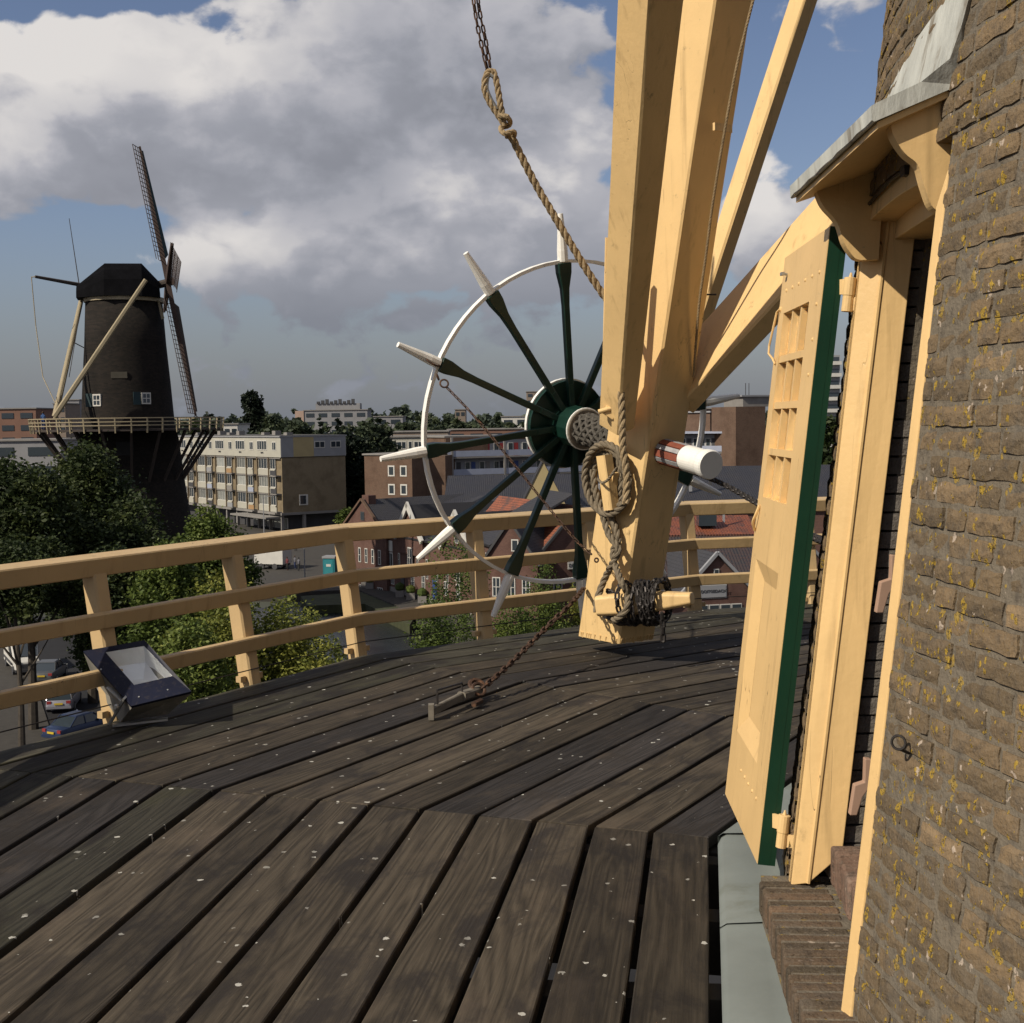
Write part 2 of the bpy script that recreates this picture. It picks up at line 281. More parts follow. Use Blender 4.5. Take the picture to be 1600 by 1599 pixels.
# ------------------------------------------------------------------ mesh helpers
def setp(o,label=None,cat=None,group=None,kind=None):
    if label: o['label']=label
    if cat: o['category']=cat
    if group: o['group']=group
    if kind: o['kind']=kind
    return o
def mesh(name,vs,fs,mat,smooth=False,rnd=None):
    me=bpy.data.meshes.new(name); me.from_pydata([tuple(v) for v in vs],[],fs)
    if mat: 
        for x in (mat if isinstance(mat,(list,tuple)) else [mat]): me.materials.append(x)
    if smooth: me.shade_smooth() if hasattr(me,'shade_smooth') else [setattr(p,'use_smooth',True) for p in me.polygons]
    if rnd is not None:
        a=me.attributes.new('rnd','FLOAT','FACE'); a.data.foreach_set('value',list(rnd))
    return me
def put(name,me,parent=None,loc=None,rot=None):
    o=bpy.data.objects.new(name,me); COL.objects.link(o)
    if parent is not None:
        o.parent=parent
        if loc is None: o.matrix_parent_inverse=parent_inv(parent)
    if loc is not None: o.location=loc
    if rot is not None: o.rotation_euler=rot
    return o
PW={}
def parent_inv(p):
    return PW[p.name].inverted() if p.name in PW else Matrix.Identity(4)
def thing(name,label,cat,loc=(0,0,0),rz=0,group=None):
    o=bpy.data.objects.new(name,None); COL.objects.link(o); o.location=loc; o.rotation_euler=(0,0,rz); o.empty_display_size=.2
    PW[o.name]=Matrix.Translation(loc)@Matrix.Rotation(rz,4,'Z')
    return setp(o,label,cat,group)
class MB:
    "collects world-space shapes into one mesh"
    def __init__(s): s.v=[]; s.f=[]; s.r=[]
    def add(s,vs,fs,r=None):
        k=len(s.v); s.v+=[Vector(x) for x in vs]; s.f+=[tuple(i+k for i in f) for f in fs]; s.r+=[random.random() if r is None else r]*len(fs)
    def box(s,c,h,R=None,r=None):
        R=R or Matrix.Identity(3); c=Vector(c)
        vs=[c+R@Vector((x*h[0],y*h[1],z*h[2])) for x in(-1,1) for y in(-1,1) for z in(-1,1)]
        s.add(vs,[(0,1,3,2),(4,6,7,5),(0,4,5,1),(2,3,7,6),(0,2,6,4),(1,5,7,3)],r)
    def bar(s,a,b,w,h,up=(0,0,1),w1=None,h1=None,ch=0):
        a=Vector(a); b=Vector(b); x=(b-a).normalized(); u=Vector(up); u=(u-x*u.dot(x)).normalized(); y=u.cross(x)
        vs=[]
        for p,ww,hh in((a,w,h),(b,w1 or w,h1 or h)):
            if ch:
                c=ch; q=[(-1,-1,1,0),(-1,-1,0,1),(-1,1,0,-1),(-1,1,1,0),(1,1,-1,0),(1,1,0,-1),(1,-1,0,1),(1,-1,-1,0)]
                vs+=[p+y*(sy*ww/2+dy*c)+u*(sz*hh/2+dz*c) for sy,sz,dy,dz in q]
            else: vs+=[p+y*(sy*ww/2)+u*(sz*hh/2) for sy,sz in((-1,-1),(-1,1),(1,1),(1,-1))]
        n=len(vs)//2
        s.add(vs,[tuple(range(n))[::-1],tuple(range(n,2*n))]+[(i,(i+1)%n,n+(i+1)%n,n+i) for i in range(n)])
    def tube(s,pts,r,n=8,r1=None,cap=True):
        pts=[Vector(p) for p in pts]; L=len(pts); k=len(s.v); prev=None; vs=[]; fs=[]
        for i,p in enumerate(pts):
            t=(pts[min(i+1,L-1)]-pts[max(i-1,0)]).normalized()
            if prev is None:
                a=Vector((0,0,1)) if abs(t.z)<.9 else Vector((1,0,0)); prev=(a-t*a.dot(t)).normalized()
            else: prev=(prev-t*prev.dot(t)).normalized()
            q=t.cross(prev); rr=(r if r1 is None else r+(r1-r)*i/(L-1)) if not callable(r) else r(i/(L-1))
            vs+=[p+(prev*math.cos(2*math.pi*j/n)+q*math.sin(2*math.pi*j/n))*rr for j in range(n)]
        for i in range(L-1): fs+=[(i*n+j,i*n+(j+1)%n,(i+1)*n+(j+1)%n,(i+1)*n+j) for j in range(n)]
        if cap: fs+=[tuple(range(n))[::-1],tuple(range((L-1)*n,L*n))]
        s.add(vs,fs)
    def ring(s,c,ax,R,r,n=20,m=6,sc=(1,1),e=None):
        c=Vector(c); ax=Vector(ax).normalized(); a=Vector(e) if e else (Vector((0,0,1)) if abs(ax.z)<.9 else Vector((1,0,0))); a=(a-ax*a.dot(ax)).normalized(); b=ax.cross(a)
        vs=[];fs=[]
        for i in range(n):
            t=2*math.pi*i/n; d=a*math.cos(t)*sc[0]+b*math.sin(t)*sc[1]; dn=(a*math.cos(t)+b*math.sin(t))
            for j in range(m):
                u=2*math.pi*j/m; vs.append(c+d*R+(dn*math.cos(u)+ax*math.sin(u))*r)
        fs=[(i*m+j,((i+1)%n)*m+j,((i+1)%n)*m+(j+1)%m,i*m+(j+1)%m) for i in range(n) for j in range(m)]
        s.add(vs,fs)
    def lathe(s,c,ax,prof,n=24,e=None):
        c=Vector(c); ax=Vector(ax).normalized(); a=Vector(e) if e else (Vector((0,0,1)) if abs(ax.z)<.9 else Vector((1,0,0))); a=(a-ax*a.dot(ax)).normalized(); b=ax.cross(a); vs=[]
        for (r,h) in prof: vs+=[c+ax*h+(a*math.cos(2*math.pi*i/n)+b*math.sin(2*math.pi*i/n))*r for i in range(n)]
        fs=[(k*n+i,k*n+(i+1)%n,(k+1)*n+(i+1)%n,(k+1)*n+i) for k in range(len(prof)-1) for i in range(n)]
        fs+=[tuple(range(n))[::-1],tuple(range((len(prof)-1)*n,len(prof)*n))]
        s.add(vs,fs)
    def mk(s,name,mat,parent=None,smooth=False,bevel=0,local=False):
        me=mesh(name,s.v,s.f,mat,smooth,s.r)
        bm=bmesh.new(); bm.from_mesh(me); bmesh.ops.recalc_face_normals(bm,faces=bm.faces); bm.to_mesh(me); bm.free()
        o=put(name,me,parent,loc=(0,0,0) if local else None)
        if bevel:
            b=o.modifiers.new('edge','BEVEL'); b.width=bevel; b.segments=2; b.limit_method='ANGLE'
        return o
def spline(pts,n=10):
    pts=[Vector(p) for p in pts]; q=[pts[0]*2-pts[1]]+pts+[pts[-1]*2-pts[-2]]; out=[]
    for i in range(1,len(q)-2):
        for k in range(n):
            t=k/n; a,b,c,d=q[i-1:i+3]
            out.append(.5*((2*b)+(c-a)*t+(2*a-5*b+4*c-d)*t*t+(3*b-a-3*c+d)*t**3))
    out.append(pts[-1]); return out
def resample(pts,step):
    out=[pts[0]]; acc=0
    for i in range(1,len(pts)):
        a,b=pts[i-1],pts[i]; L=(b-a).length
        while acc+L>=step and L>1e-9:
            t=(step-acc)/L; a=a+(b-a)*t; out.append(a.copy()); L=(b-a).length; acc=0
        acc+=L
    return out
def rope(mb,pts,R,pitch=None):
    pitch=pitch or R*7; pth=resample(spline(pts,12),pitch/9); L=len(pth)
    prev=None; fr=[]
    for i in range(L):
        t=(pth[min(i+1,L-1)]-pth[max(i-1,0)]).normalized()
        if prev is None: a=Vector((0,0,1)) if abs(t.z)<.9 else Vector((1,0,0)); prev=(a-t*a.dot(t)).normalized()
        prev=(prev-t*prev.dot(t)).normalized(); fr.append((prev.copy(),t.cross(prev)))
    for s_ in range(3):
        mb.tube([pth[i]+(fr[i][0]*math.cos(2*math.pi*(i/9+s_/3))+fr[i][1]*math.sin(2*math.pi*(i/9+s_/3)))*R*.52 for i in range(L)],R*.56,7)
def chain(mb,pts,L=.06,w=.035,r=.007,jit=0):
    pth=resample(spline(pts,14),L-2*r*1.1)
    for i in range(len(pth)-1):
        c=(pth[i]+pth[i+1])/2; t=(pth[i+1]-pth[i]).normalized(); a=Vector((0,0,1)) if abs(t.z)<.9 else Vector((1,0,0)); a=(a-t*a.dot(t)).normalized(); b=t.cross(a)
        th=(i%2)*math.pi/2+.4+random.uniform(-jit,jit); ax=a*math.cos(th)+b*math.sin(th); sd_=ax.cross(t)
        h=L/2-w/2; vs=[];n=10;m=5
        for k in range(n):
            an=2*math.pi*k/n; d=t*math.cos(an)+sd_*math.sin(an); o=t*(h if math.cos(an)>0 else -h)
            for j in range(m):
                u=2*math.pi*j/m; vs.append(c+o+d*(w/2-r)+(d*math.cos(u)+ax*math.sin(u))*r)
        mb.add(vs,[(k*m+j,((k+1)%n)*m+j,((k+1)%n)*m+(j+1)%m,k*m+(j+1)%m) for k in range(n) for j in range(m)])
# ================================================================== THE GALLERY DECK
C0=Vector((5.544,3.583,0)); PH=3.18782; D=2*math.pi/16
RAD=[4.934,5.185,5.443,5.702,5.963,6.2245,6.484,6.741,7.0,7.280,7.568,7.833,8.094,8.345,8.612,8.875]
def polar(r,a,z=0): return C0+Vector((r*math.cos(a),r*math.sin(a),z))
def Jt(r_apo,s,z=0): return polar(r_apo/math.cos(D/2),PH-D*s,z)      # a corner on joint s
deckm=MB()
for s in range(-2,6):
    for off in(-.32,.32):
        a=PH-D*s+off*0; t=Vector((-math.sin(a),math.cos(a),0))
        deckm.bar(polar(4.7,a,-.19)+t*off*.22,polar(9.0,a,-.19)+t*off*.22,.10,.24)
    for fr in (.33,.66):
        a=PH-D*(s+fr); deckm.bar(polar(4.8,a,-.17),polar(8.86,a,-.17),.12,.2)
for r_,z_ in((8.80,-.40),(6.2,-.42)):
    for s in range(-2,6): deckm.bar(Jt(r_,s,z_),Jt(r_,s+1,z_),.12,.2)
deck=setp(deckm.mk('deck',JOIST),kind='structure')
deck['label']='dark timber joists carrying the gallery planks round the brick mill'
plme={}
mats={(1,9):1,(1,3):1,(1,4):1,(1,0):1,(0,11):1,(0,10):1,(2,0):0,(2,9):1,(0,7):0,(2,3):0,(2,8):1}
for s in range(-2,6):
    am=PH-D*(s+.5)
    for k in range(15):
        g0=.022+.006*((k*7)%3); g1=g0
        if k==9: g0=.055
        if k==8: g1=.03
        ri=RAD[k]+g0*.5; ro=RAD[k+1]-g1*.5; mid=(ri+ro)/2; th=.05
        mi=mats.get((s,k),2 if (k>=12 or (k==9 and s==0)) else 0)
        if s not in(0,1,2): mi=(s*5+k*3)%7==0 and 1 or (2 if k>11 else 0)
        key=(k,mi)
        if key not in plme:
            vs=[];c=.004; tn=math.tan(D/2); cut=.003
            def hw(r,dx=0): return r*tn-cut-dx
            nseg=6
            def row(r,z,dx,jit=0):
                return [((-1+2*i/nseg)*hw(r,dx),r-mid+(rng.uniform(-1,1)*.0016 if jit else 0),z) for i in range(nseg+1)]
            rows=[row(ri,-th,0),row(ri,-c,0,1),row(ri+c,0,c),row(ro-c,0,c),row(ro,-c,0,1),row(ro,-th,0)]
            for r_ in rows: vs+=r_
            n=nseg+1; fs=[(a*n+i,a*n+i+1,(a+1)*n+i+1,(a+1)*n+i) for a in range(5) for i in range(nseg)]
            fs+=[(5*n+i,5*n+i+1,i+1,i) for i in range(nseg)]
            fs+=[tuple(a*n for a in range(6)),tuple(a*n+nseg for a in range(6))[::-1]]
            me=mesh('plank',vs,fs,PLANK[mi]); bm=bmesh.new(); bm.from_mesh(me); bmesh.ops.recalc_face_normals(bm,faces=bm.faces); bm.to_mesh(me); bm.free(); plme[key]=me
        o=put('plank',plme[key],deck,loc=polar(mid,am,rng.uniform(-.0025,.0025)))
        o.rotation_euler=(rng.uniform(-.003,.003),rng.uniform(-.0012,.0012),am-math.pi/2)
# ------------------------------------------------------------------ railing
rail=thing('gallery_railing','cream painted timber railing with three rails round the gallery edge','railing',polar(8.9,PH-1.5*D,0))
def out(s): a=PH-D*(s+.5); return Vector((math.cos(a),math.sin(a),0))
def edge(apo,pos,z=0):
    s=math.floor(pos+1e-6); f=pos-s; a,b=Jt(apo,s),Jt(apo,s+1); p=a.lerp(b,f); p.z=z; return p
LEAN=.155
for i in range(-5,17):
    pos=i/3.0
    if i%3==0: a=PH-D*pos; ov=Vector((math.cos(a),math.sin(a),0))
    else: ov=out(math.floor(pos))
    tv=Vector((-ov.y,ov.x,0)); b0=edge(8.935,pos,-.42)-ov*LEAN*.42; t0=edge(8.935,pos,.86)+ov*LEAN*.86
    m=MB(); m.bar(b0,t0,.12,.105,up=tv,ch=.012); p=m.mk('post',CREAMB,rail)
    # small chock boards at deck level
    q=edge(8.94,pos,.035)
    for sg_ in(-1,1): m=MB(); m.box(q+tv*.085*sg_,(.024,.022,.02),Matrix.Rotation(math.atan2(tv.y,tv.x),3,'Z')); m.mk('chock',CREAMB,p)
for s in range(-2,6):
    ov=out(s); lean=Vector((-LEAN*ov.x,-LEAN*ov.y,1))
    for zt,h,w,apo in((.975,.115,.13,8.93),(.645,.098,.05,8.855),(.318,.098,.05,8.855)):
        r_=apo+LEAN*(zt-h/2); a,b=Jt(r_,s,zt-h/2),Jt(r_,s+1,zt-h/2); tv=(b-a).normalized()
        m=MB(); m.bar(a+tv*.002,b-tv*.002,w,h,up=Vector((ov.x*-LEAN,ov.y*-LEAN,1)),ch=.008); m.mk('rail',CREAMB,rail)
m=MB()
for s in range(-1,4): m.tube([Jt(8.875,s,.10),Jt(8.875,s+1,.10)],.004,5)
m.mk('wire',DIRON,rail)
# ================================================================== BRICK MILL TOWER
def RW(z): return 4.70-.115*z
tower=thing('brick_windmill','round battered brick windmill body covered in yellow lichen at right','windmill',(C0.x,C0.y,0))
BD=math.radians(175.5); un=Vector((math.cos(BD),math.sin(BD),0)); tt=Vector((-un.y,un.x,0)); tt=-tt if tt.y<0 else tt   # tt points away from camera (+Y)
fn=Vector((un.x,un.y,.115)); f0=C0+un*4.675
def FP(u,v,off=0): return PP(u,v,f0,fn,off)                          # point on the door frame plane
def RP(u,v,q): return PP(u,v,q,tt)                                   # point on a reveal plane through q
zL=[.24,1.25,2.33]
def azof(p): return math.atan2(p.y-C0.y,p.x-C0.x)%(2*math.pi)
LB0,LB1=FP(1231,1383),FP(1342,400)       # left jamb outer edge
def CP(u,v):
    d=ray(u,v); t=2.0; o_=Vector((0,0,CH))
    d=d/d.length; t=2.2
    for _ in range(1200):
        p=o_+d*t
        if math.hypot(p.x-C0.x,p.y-C0.y)<=RW(p.z): break
        t+=.004
    return p
RB0,RB1=CP(1333,1560),CP(1474,340)       # where brick meets the right jamb
def azL(z): f=(z-LB0.z)/(LB1.z-LB0.z); return azof(LB0.lerp(LB1,f))
def azR(z): f=(z-RB0.z)/(RB1.z-RB0.z); return azof(RB0.lerp(RB1,f))
ZT=2.46
core=MB()
def patch(a0f,a1f,z0,z1,n=14,m=10,rr=.0012):
    vs=[];fs=[]
    for i in range(m+1):
        z=z0+(z1-z0)*i/m
        for j in range(n+1):
            a=a0f(z)+(a1f(z)-a0f(z))*j/n; r=RW(z)-rr+rng.uniform(-.002,.002); vs.append(polar(r,a,z))
    fs=[(i*(n+1)+j,i*(n+1)+j+1,(i+1)*(n+1)+j+1,(i+1)*(n+1)+j) for i in range(m) for j in range(n)]
    core.add(vs,fs)
A0=math.radians(100);A1=math.radians(290)
patch(lambda z:A0,azL,-2.5,ZT,30,30); patch(azR,lambda z:A1,-2.5,ZT,60,30); patch(lambda z:A0,lambda z:A1,ZT,4.6,90,14); patch(azL,azR,-2.5,.07,10,6)
patch(lambda z:A1,lambda z:A0+2*math.pi,-2.5,4.6,40,4)
core.mk('wall_core',MORTAR,tower)
core2=MB(); core2.lathe((C0.x,C0.y,4.5),(0,0,1),[(RW(4.5),0),(RW(14)-0,9.5),(3.0,9.6)],40); core2.mk('upper_wall',WMILL,tower)
core3=MB(); core3.lathe((C0.x,C0.y,-17.2),(0,0,1),[(6.6,0),(5.0,14.8)],40); core3.mk('lower_wall',WMILL,tower)
# individual bricks (each its own slightly broken mesh)
def brick_mesh(L,H,seed):
    r=np.random.default_rng(seed); nx,nz=(6,3) if L>.15 else (3,3); dep=.05
    vs=[];
    for i in range(nz+1):
        for j in range(nx+1):
            e=(i in(0,nz)) or (j in(0,nx)); x=-L/2+L*j/nx; z=-H/2+H*i/nz
            ex=r.uniform(-.004,.004); ez=r.uniform(-.003,.003)
            vs.append((x+ex,-(r.uniform(-.002,.001) if e else r.uniform(.0005,.0045)) ,z+ez))
    n=len(vs); fs=[(i*(nx+1)+j,i*(nx+1)+j+1,(i+1)*(nx+1)+j+1,(i+1)*(nx+1)+j) for i in range(nz) for j in range(nx)]
    ring=[j for j in range(nx+1)]+[(i)*(nx+1)+nx for i in range(1,nz+1)]+[nz*(nx+1)+j for j in range(nx-1,-1,-1)]+[i*(nx+1) for i in range(nz-1,0,-1)]
    for q in ring: vs.append((vs[q][0]*1.0,dep,vs[q][2]))
    k=len(ring); fs+=[(ring[i],n+i,n+(i+1)%k,ring[(i+1)%k]) for i in range(k)]
    return vs,fs
BH=.0475; CRS=.0615
BV={}
for L in(.094,.196): BV[L]=[brick_mesh(L,BH,int(L*1000)+i) for i in range(9)]
BME={}
cand=[]; camp=Vector((0,0,CH))
z=-.06; c=0
while z<4.4:
    zc=z+BH/2; R=RW(zc); jw=.016/R; a=math.radians(163)+(c%2)*.155/R/2+rng.uniform(0,.01)
    k=c%2
    while a<math.radians(199):
        L=(.094,.196)[k%2]; k+=1
        if rng.random()<.2: L=.094
        a1=a+L/R
        aL,aR=azL(zc),azR(zc); ok=True; am=(a+a1)/2; Lc=L
        if .05<zc<2.44:
            if a1>aL and a<aR:
                ok=False
                if a<aL and (aL-a)*R>.03: a1c=aL; Lc=(a1c-a)*R; am=(a+a1c)/2; ok=True
                elif a1>aR and (a1-aR)*R>.03: a0c=aR+rng.uniform(-.002,.002); Lc=(a1-a0c)*R; am=(a1+a0c)/2; ok=True
        if ok:
            p=polar(R,am,zc); nn=Vector((math.cos(am),math.sin(am),.115)).normalized(); vd=camp-p; fc=nn.dot(vd.normalized())
            rr=RC.transposed()@(p-camp); u=800+F*rr.x/-rr.z; v=800-F*rr.y/-rr.z
            if fc>-.08 or abs(am-math.radians(170))<.1: cand.append([fc/vd.length_squared*Lc if(-30<u<1640 and -30<v<1640) else fc/100,L,Lc,am,zc,rng.integers(9)])
        a=a1+jw
    z+=CRS; c+=1
cand.sort(key=lambda x:-x[0])
rest=MB()
for i,(sc,L,Lc,am,zc,vi) in enumerate(cand):
    M=Matrix.Translation(polar(RW(zc)+rng.uniform(-.003,.005),am,zc))@Matrix.Rotation(am+math.pi/2,4,'Z')@Matrix.Rotation(-math.atan(.115),4,'X')@Matrix.Rotation(rng.uniform(-.012,.012),4,'Y')@Matrix.Diagonal((Lc/L,1,1,1))
    if i<290:
        if (L,vi) not in BME:
            vs,fs=BV[L][vi]; me=mesh('brick',vs,fs,BRICK); BME[(L,vi)]=me
        o=bpy.data.objects.new('brick',BME[(L,vi)]); COL.objects.link(o); o.parent=tower; o.matrix_parent_inverse=parent_inv(tower); o.matrix_world=M
        o.matrix_basis=M
    else:
        vs,fs=BV[L][vi]; rest.add([M@Vector(v) for v in vs],fs)
setp(rest.mk('brick_courses',BRICK,tower),kind='stuff')
# ring bolt in the wall
m=MB(); q=PP(1404,1161,polar(RW(.9),math.radians(182.6),.9),(math.cos(3.19),math.sin(3.19),.1),.03); m.ring(q,(-.55,-.8,.1),.017,.0035,18); m.tube([q+Vector((.004,0,-.017)),q+Vector((.03,.012,-.03))],.004,6); m.mk('ring_bolt',DIRON,tower)
# ---- doorway: frame, reveal, sill
iw=-un  # inward
def quadprism(a,b,c,d,dirv,th):
    m=MB(); q=[Vector(x) for x in(a,b,c,d)]; e=[x+Vector(dirv)*th for x in q]; m.add(q+e,[(0,1,2,3),(7,6,5,4),(0,4,5,1),(1,5,6,2),(2,6,7,3),(3,7,4,0)]); return m
# left jamb: narrow outer face, slightly splayed side face, bead, inner side face
lv=(LB1-LB0).normalized()
def TP(u,v,q,ang): # plane through q holding the jamb's lean and a direction ang degrees off straight inwards
    qd=iw*math.cos(math.radians(ang))-tt*math.sin(math.radians(ang)); return PP(u,v,q,lv.cross(qd))
a0,a1=FP(1231,1384,.006),FP(1357,262,.006)
e0,e1=FP(1236,1384,.006),FP(1362,262,.006)
f0_,f1_=TP(1263,1381,e0,25),TP(1390,330,e0,25)
h0_,h1_=TP(1316,1336,f0_,8),TP(1435,325,f0_,8)
def slabq(name,p,q,r_,s_,back,mat=CREAMD,par=tower):
    m=MB(); m.add([p,q,r_,s_]+[x+back for x in(p,q,r_,s_)],[(0,1,2,3),(7,6,5,4),(0,4,5,1),(1,5,6,2),(2,6,7,3),(3,7,4,0)]); return m.mk(name,mat,par,bevel=.003)
fr=slabq('door_frame',e0,f0_,f1_,e1,tt*.05)
slabq('outer_face',a0,e0,e1,a1,iw*.05+tt*.0,par=fr) 
slabq('inner_jamb',f0_+iw*.001,h0_,h1_,f1_+iw*.001,tt*.06)
m=MB(); m.tube([f0_,f1_],.007,6); m.mk('bead',CREAMD,fr)
yl,yr=FP(1352,300).y-.0,FP(1452,250).y+.0; yc=(yl+yr)/2; hw_=(yl-yr)/2
def fpl(y,z,off=0): return f0+tt*((y-f0.y)/tt.y)-un*.115*z+Vector((0,0,z))+un*off
def arch(y,base,rise): t=(y-yc)/hw_; return base+rise*(1-t*t)
N=12
def archstrip(name,zlo,zhi,rise,o0,o1,par=tower):
    vs=[]
    for i in range(N+1):
        y=yl+(yr-yl)*i/N
        for zz in(arch(y,zlo,rise),arch(y,zhi,rise)): vs+=[fpl(y,zz,o0),fpl(y,zz,o1)]
    fs=[]
    for i in range(N):
        k=i*4; fs+=[(k,k+4,k+6,k+2),(k+1,k+3,k+7,k+5),(k,k+1,k+5,k+4),(k+2,k+6,k+7,k+3)]
    fs+=[(0,2,3,1),(N*4,N*4+1,N*4+3,N*4+2)]
    m=MB(); m.add(vs,fs); return m.mk(name,CREAMD,par,bevel=.003)
hb=archstrip('head_board',2.372,2.475,.022,.004,-.09)
m=MB(); m.tube([fpl(yl+(yr-yl)*i/N,arch(yl+(yr-yl)*i/N,2.480,.022),.004) for i in range(N+1)],.014,6); m.mk('arch_moulding',CREAMD,hb)
m=MB(); m.tube([fpl(yl-.10,2.435,.012),fpl(yc+.0,2.45,.02),fpl(yc-.2,2.452,.012)],.006,6); m.box(fpl(yl-.10,2.415,.012),(.006,.006,.03)); m.box(fpl(yc-.2,2.447,.012),(.008,.02,.014)); m.mk('stay_rod',DIRON,hb)
m=MB(); vs=[fpl(y,z,o) for y in(yl,yr-.05) for z in(2.325,2.42) for o in(-.085,-.22)]; m.add(vs,[(0,1,3,2),(4,6,7,5),(0,4,5,1),(2,3,7,6),(0,2,6,4),(1,5,7,3)]); m.mk('lintel',CREAMD,tower,bevel=.003)
# right jamb
c0,c1=FP(1311,1599,.0),FP(1462,325,.0); d0,d1=RB0.lerp(RB1,-.1)+tt*-.006+un*.004,RB0.lerp(RB1,1.06)+tt*-.006+un*.004
quadprism(c0,d0,d1,c1,iw,.12).mk('right_jamb',CREAMD,tower,bevel=.003)
# deep brick reveal beyond the left jamb, floor of passage, dark interior
m=MB(); rv=MB(); yj=h0_.y+.03
for k in range(40):
    zc=.2+k*.0615; x0=.0
    sx=FP(1300,900).x
    for j in range(5):
        fz=(zc-h0_.z)/(h1_.z-h0_.z); ylx=h0_.y+(h1_.y-h0_.y)*fz+.035; xx=h0_.x+(h1_.x-h0_.x)*fz-.02+(j*.22-(.11 if (k%2 and j) else 0)); rv.box((xx+.10,ylx+rng.uniform(-.004,.004)+.05,zc+.03),(.103,.05,.027))
rv.mk('reveal_bricks',BRICKR,tower)
m=MB()
def lslab(y0,y1,x0):
    vs=[(x0+.115*z_,y_,z_) for z_ in(0,2.45) for y_ in(y0,y1)]+[(2.5,y_,z_) for z_ in(0,2.45) for y_ in(y0,y1)]
    m.add(vs,[(0,1,3,2),(4,6,7,5),(0,4,5,1),(2,3,7,6),(0,2,6,4),(1,5,7,3)])
lslab(yj+.05,yj+.16,h0_.x+.02); lslab(3.10,3.18,1.12); m.box((2.5,3.7,1.4),(.06,.9,1.6)); m.box((1.85,3.7,2.62),(.62,.7,.06)); m.box((1.85,3.7,.10),(.66,.6,.06)); m.mk('passage_wall',MORTAR,tower)
# two hooks (rack arms) on the left reveal
for (u,v) in ((1385,905),(1344,1222)):
    q=P(u,v,h0_.y-.05)
    pr=[(-.035,-.11),(-.012,-.11),(.006,-.05),(.034,-.01),(.036,.075),(.014,.078),(.012,.0),(-.02,-.01)]
    m=MB(); vs=[q+Vector((x,-.01,z_)) for x,z_ in pr]+[q+Vector((x,.02,z_)) for x,z_ in pr]; n=len(pr); m.add(vs,[tuple(range(n)),tuple(range(n,2*n))[::-1]]+[(i,n+i,n+(i+1)%n,(i+1)%n) for i in range(n)]); m.mk('hook_board',REDW if 0 else simple('pinkish_wood%d'%u,(.34,.22,.16),.7,.1,3,.1),tower,bevel=.003)
# sill bricks on edge, two rows
s0_=PZ(1187,1376,.18); s1_=PZ(1256,1600,.18); sdir=(s1_-s0_).normalized(); sn=Vector((-sdir.y,sdir.x,0)); sn=sn if sn.x>0 else -sn; ang=math.atan2(sn.y,sn.x)
for i in range(26):
    c_=s0_+sdir*(.028+i*.0565)+sn*(.112+rng.uniform(-.007,.005)); c_.z=.125+rng.uniform(-.004,.003)
    m=MB(); m.box(c_,(.11,.0238,.055),Matrix.Rotation(ang+rng.uniform(-.02,.02),3,'Z')); m.mk('brick',BRICKD,tower,bevel=.008)
for i in range(17):
    c_=s0_+sdir*(.10+i*.0565)+sn*(.222+.095+rng.uniform(-.004,.004)); c_.z=.265+rng.uniform(-.003,.003)
    m=MB(); m.box(c_,(.09,.0238,.065),Matrix.Rotation(ang+rng.uniform(-.015,.015),3,'Z')); m.mk('brick',BRICKS,tower,bevel=.009)
m=MB(); q_=s0_+sdir*.62+sn*.2; q_.z=.10; m.box(q_,(.19,.68,.075),Matrix.Rotation(ang,3,'Z')); m.mk('sill_bed',MORTAR,tower)
# lead flashing between deck and wall: overlapping sheets
for s in range(-2,5):
    a=PH-D*s
    for h in range(2):
        aA=a-D*(h*.5)+.0; aB=a-D*(h*.5+.5)-.012
        vs=[];n=7
        for i in range(n+1):
            an=aA+(aB-aA)*i/n; f=((PH-an)/D)%1; ra=(RAD[0]-.030)/math.cos((f-.5)*D)
            up=.006*(1-i/n)+.001
            lift=.008*(math.sin(i*1.7+s)+1)*.5
            for r_,z_ in((ra,-.05),(ra+.003,.002+up),(ra-.02,.016+up+lift*.3),(ra-.14,.024+up+lift),(RW(.03)+.03,.035+up),(RW(.05)+.008,.055+up),(RW(.16)+.004,.14+up)): vs.append(polar(r_,an,z_))
        w=7; m=MB(); m.add(vs,[(i*w+j,(i+1)*w+j,(i+1)*w+j+1,i*w+j+1) for i in range(n) for j in range(w-1)]); o=m.mk('lead_flashing',GREYSTONE,tower,smooth=True)
# ---- open door leaf
door_o=PZ(1183,1350,.2); door_f=PZ(1133,1241,.2); da=(door_f-door_o); DWd=da.length; da.normalize()
db=Vector((.112,0,1)); db=(db-da*db.dot(da)).normalized(); dn=da.cross(db); dn=-dn if dn.x<0 else dn    # dn: into thickness (+x)
DHt=2.20; DT=.052
def DP(s,t,d=0): return door_o+da*(s*DWd)+db*(t*DHt)+dn*d
def dslab(m,s0,s1,t0,t1,d0,d1):
    vs=[DP(s,t,d) for d in(d0,d1) for s in(s0,s1) for t in(t0,t1)]; m.add(vs,[(0,1,3,2),(4,6,7,5),(0,4,5,1),(2,3,7,6),(0,2,6,4),(1,5,7,3)])
door=MB(); SW=.26;SE=.87;T1,T2,T3,T4=.135,.452,.565,.895
for a in((0,SW,0,1),(SE,1,0,1),(SW,SE,0,T1),(SW,SE,T2,T3),(SW,SE,T4,1)): dslab(door,*a,0,.042)
dslab(door,SW,SE,T3,T4,.036,.042)
dslab(door,SW,SE,T1,T2,.030,.042)
doo=door.mk('door',CREAMD,tower); doo['label']='open door leaf, cream inside with small muntins and dark green outer face'
m=MB(); # bevelled slopes framing the lower panel and window
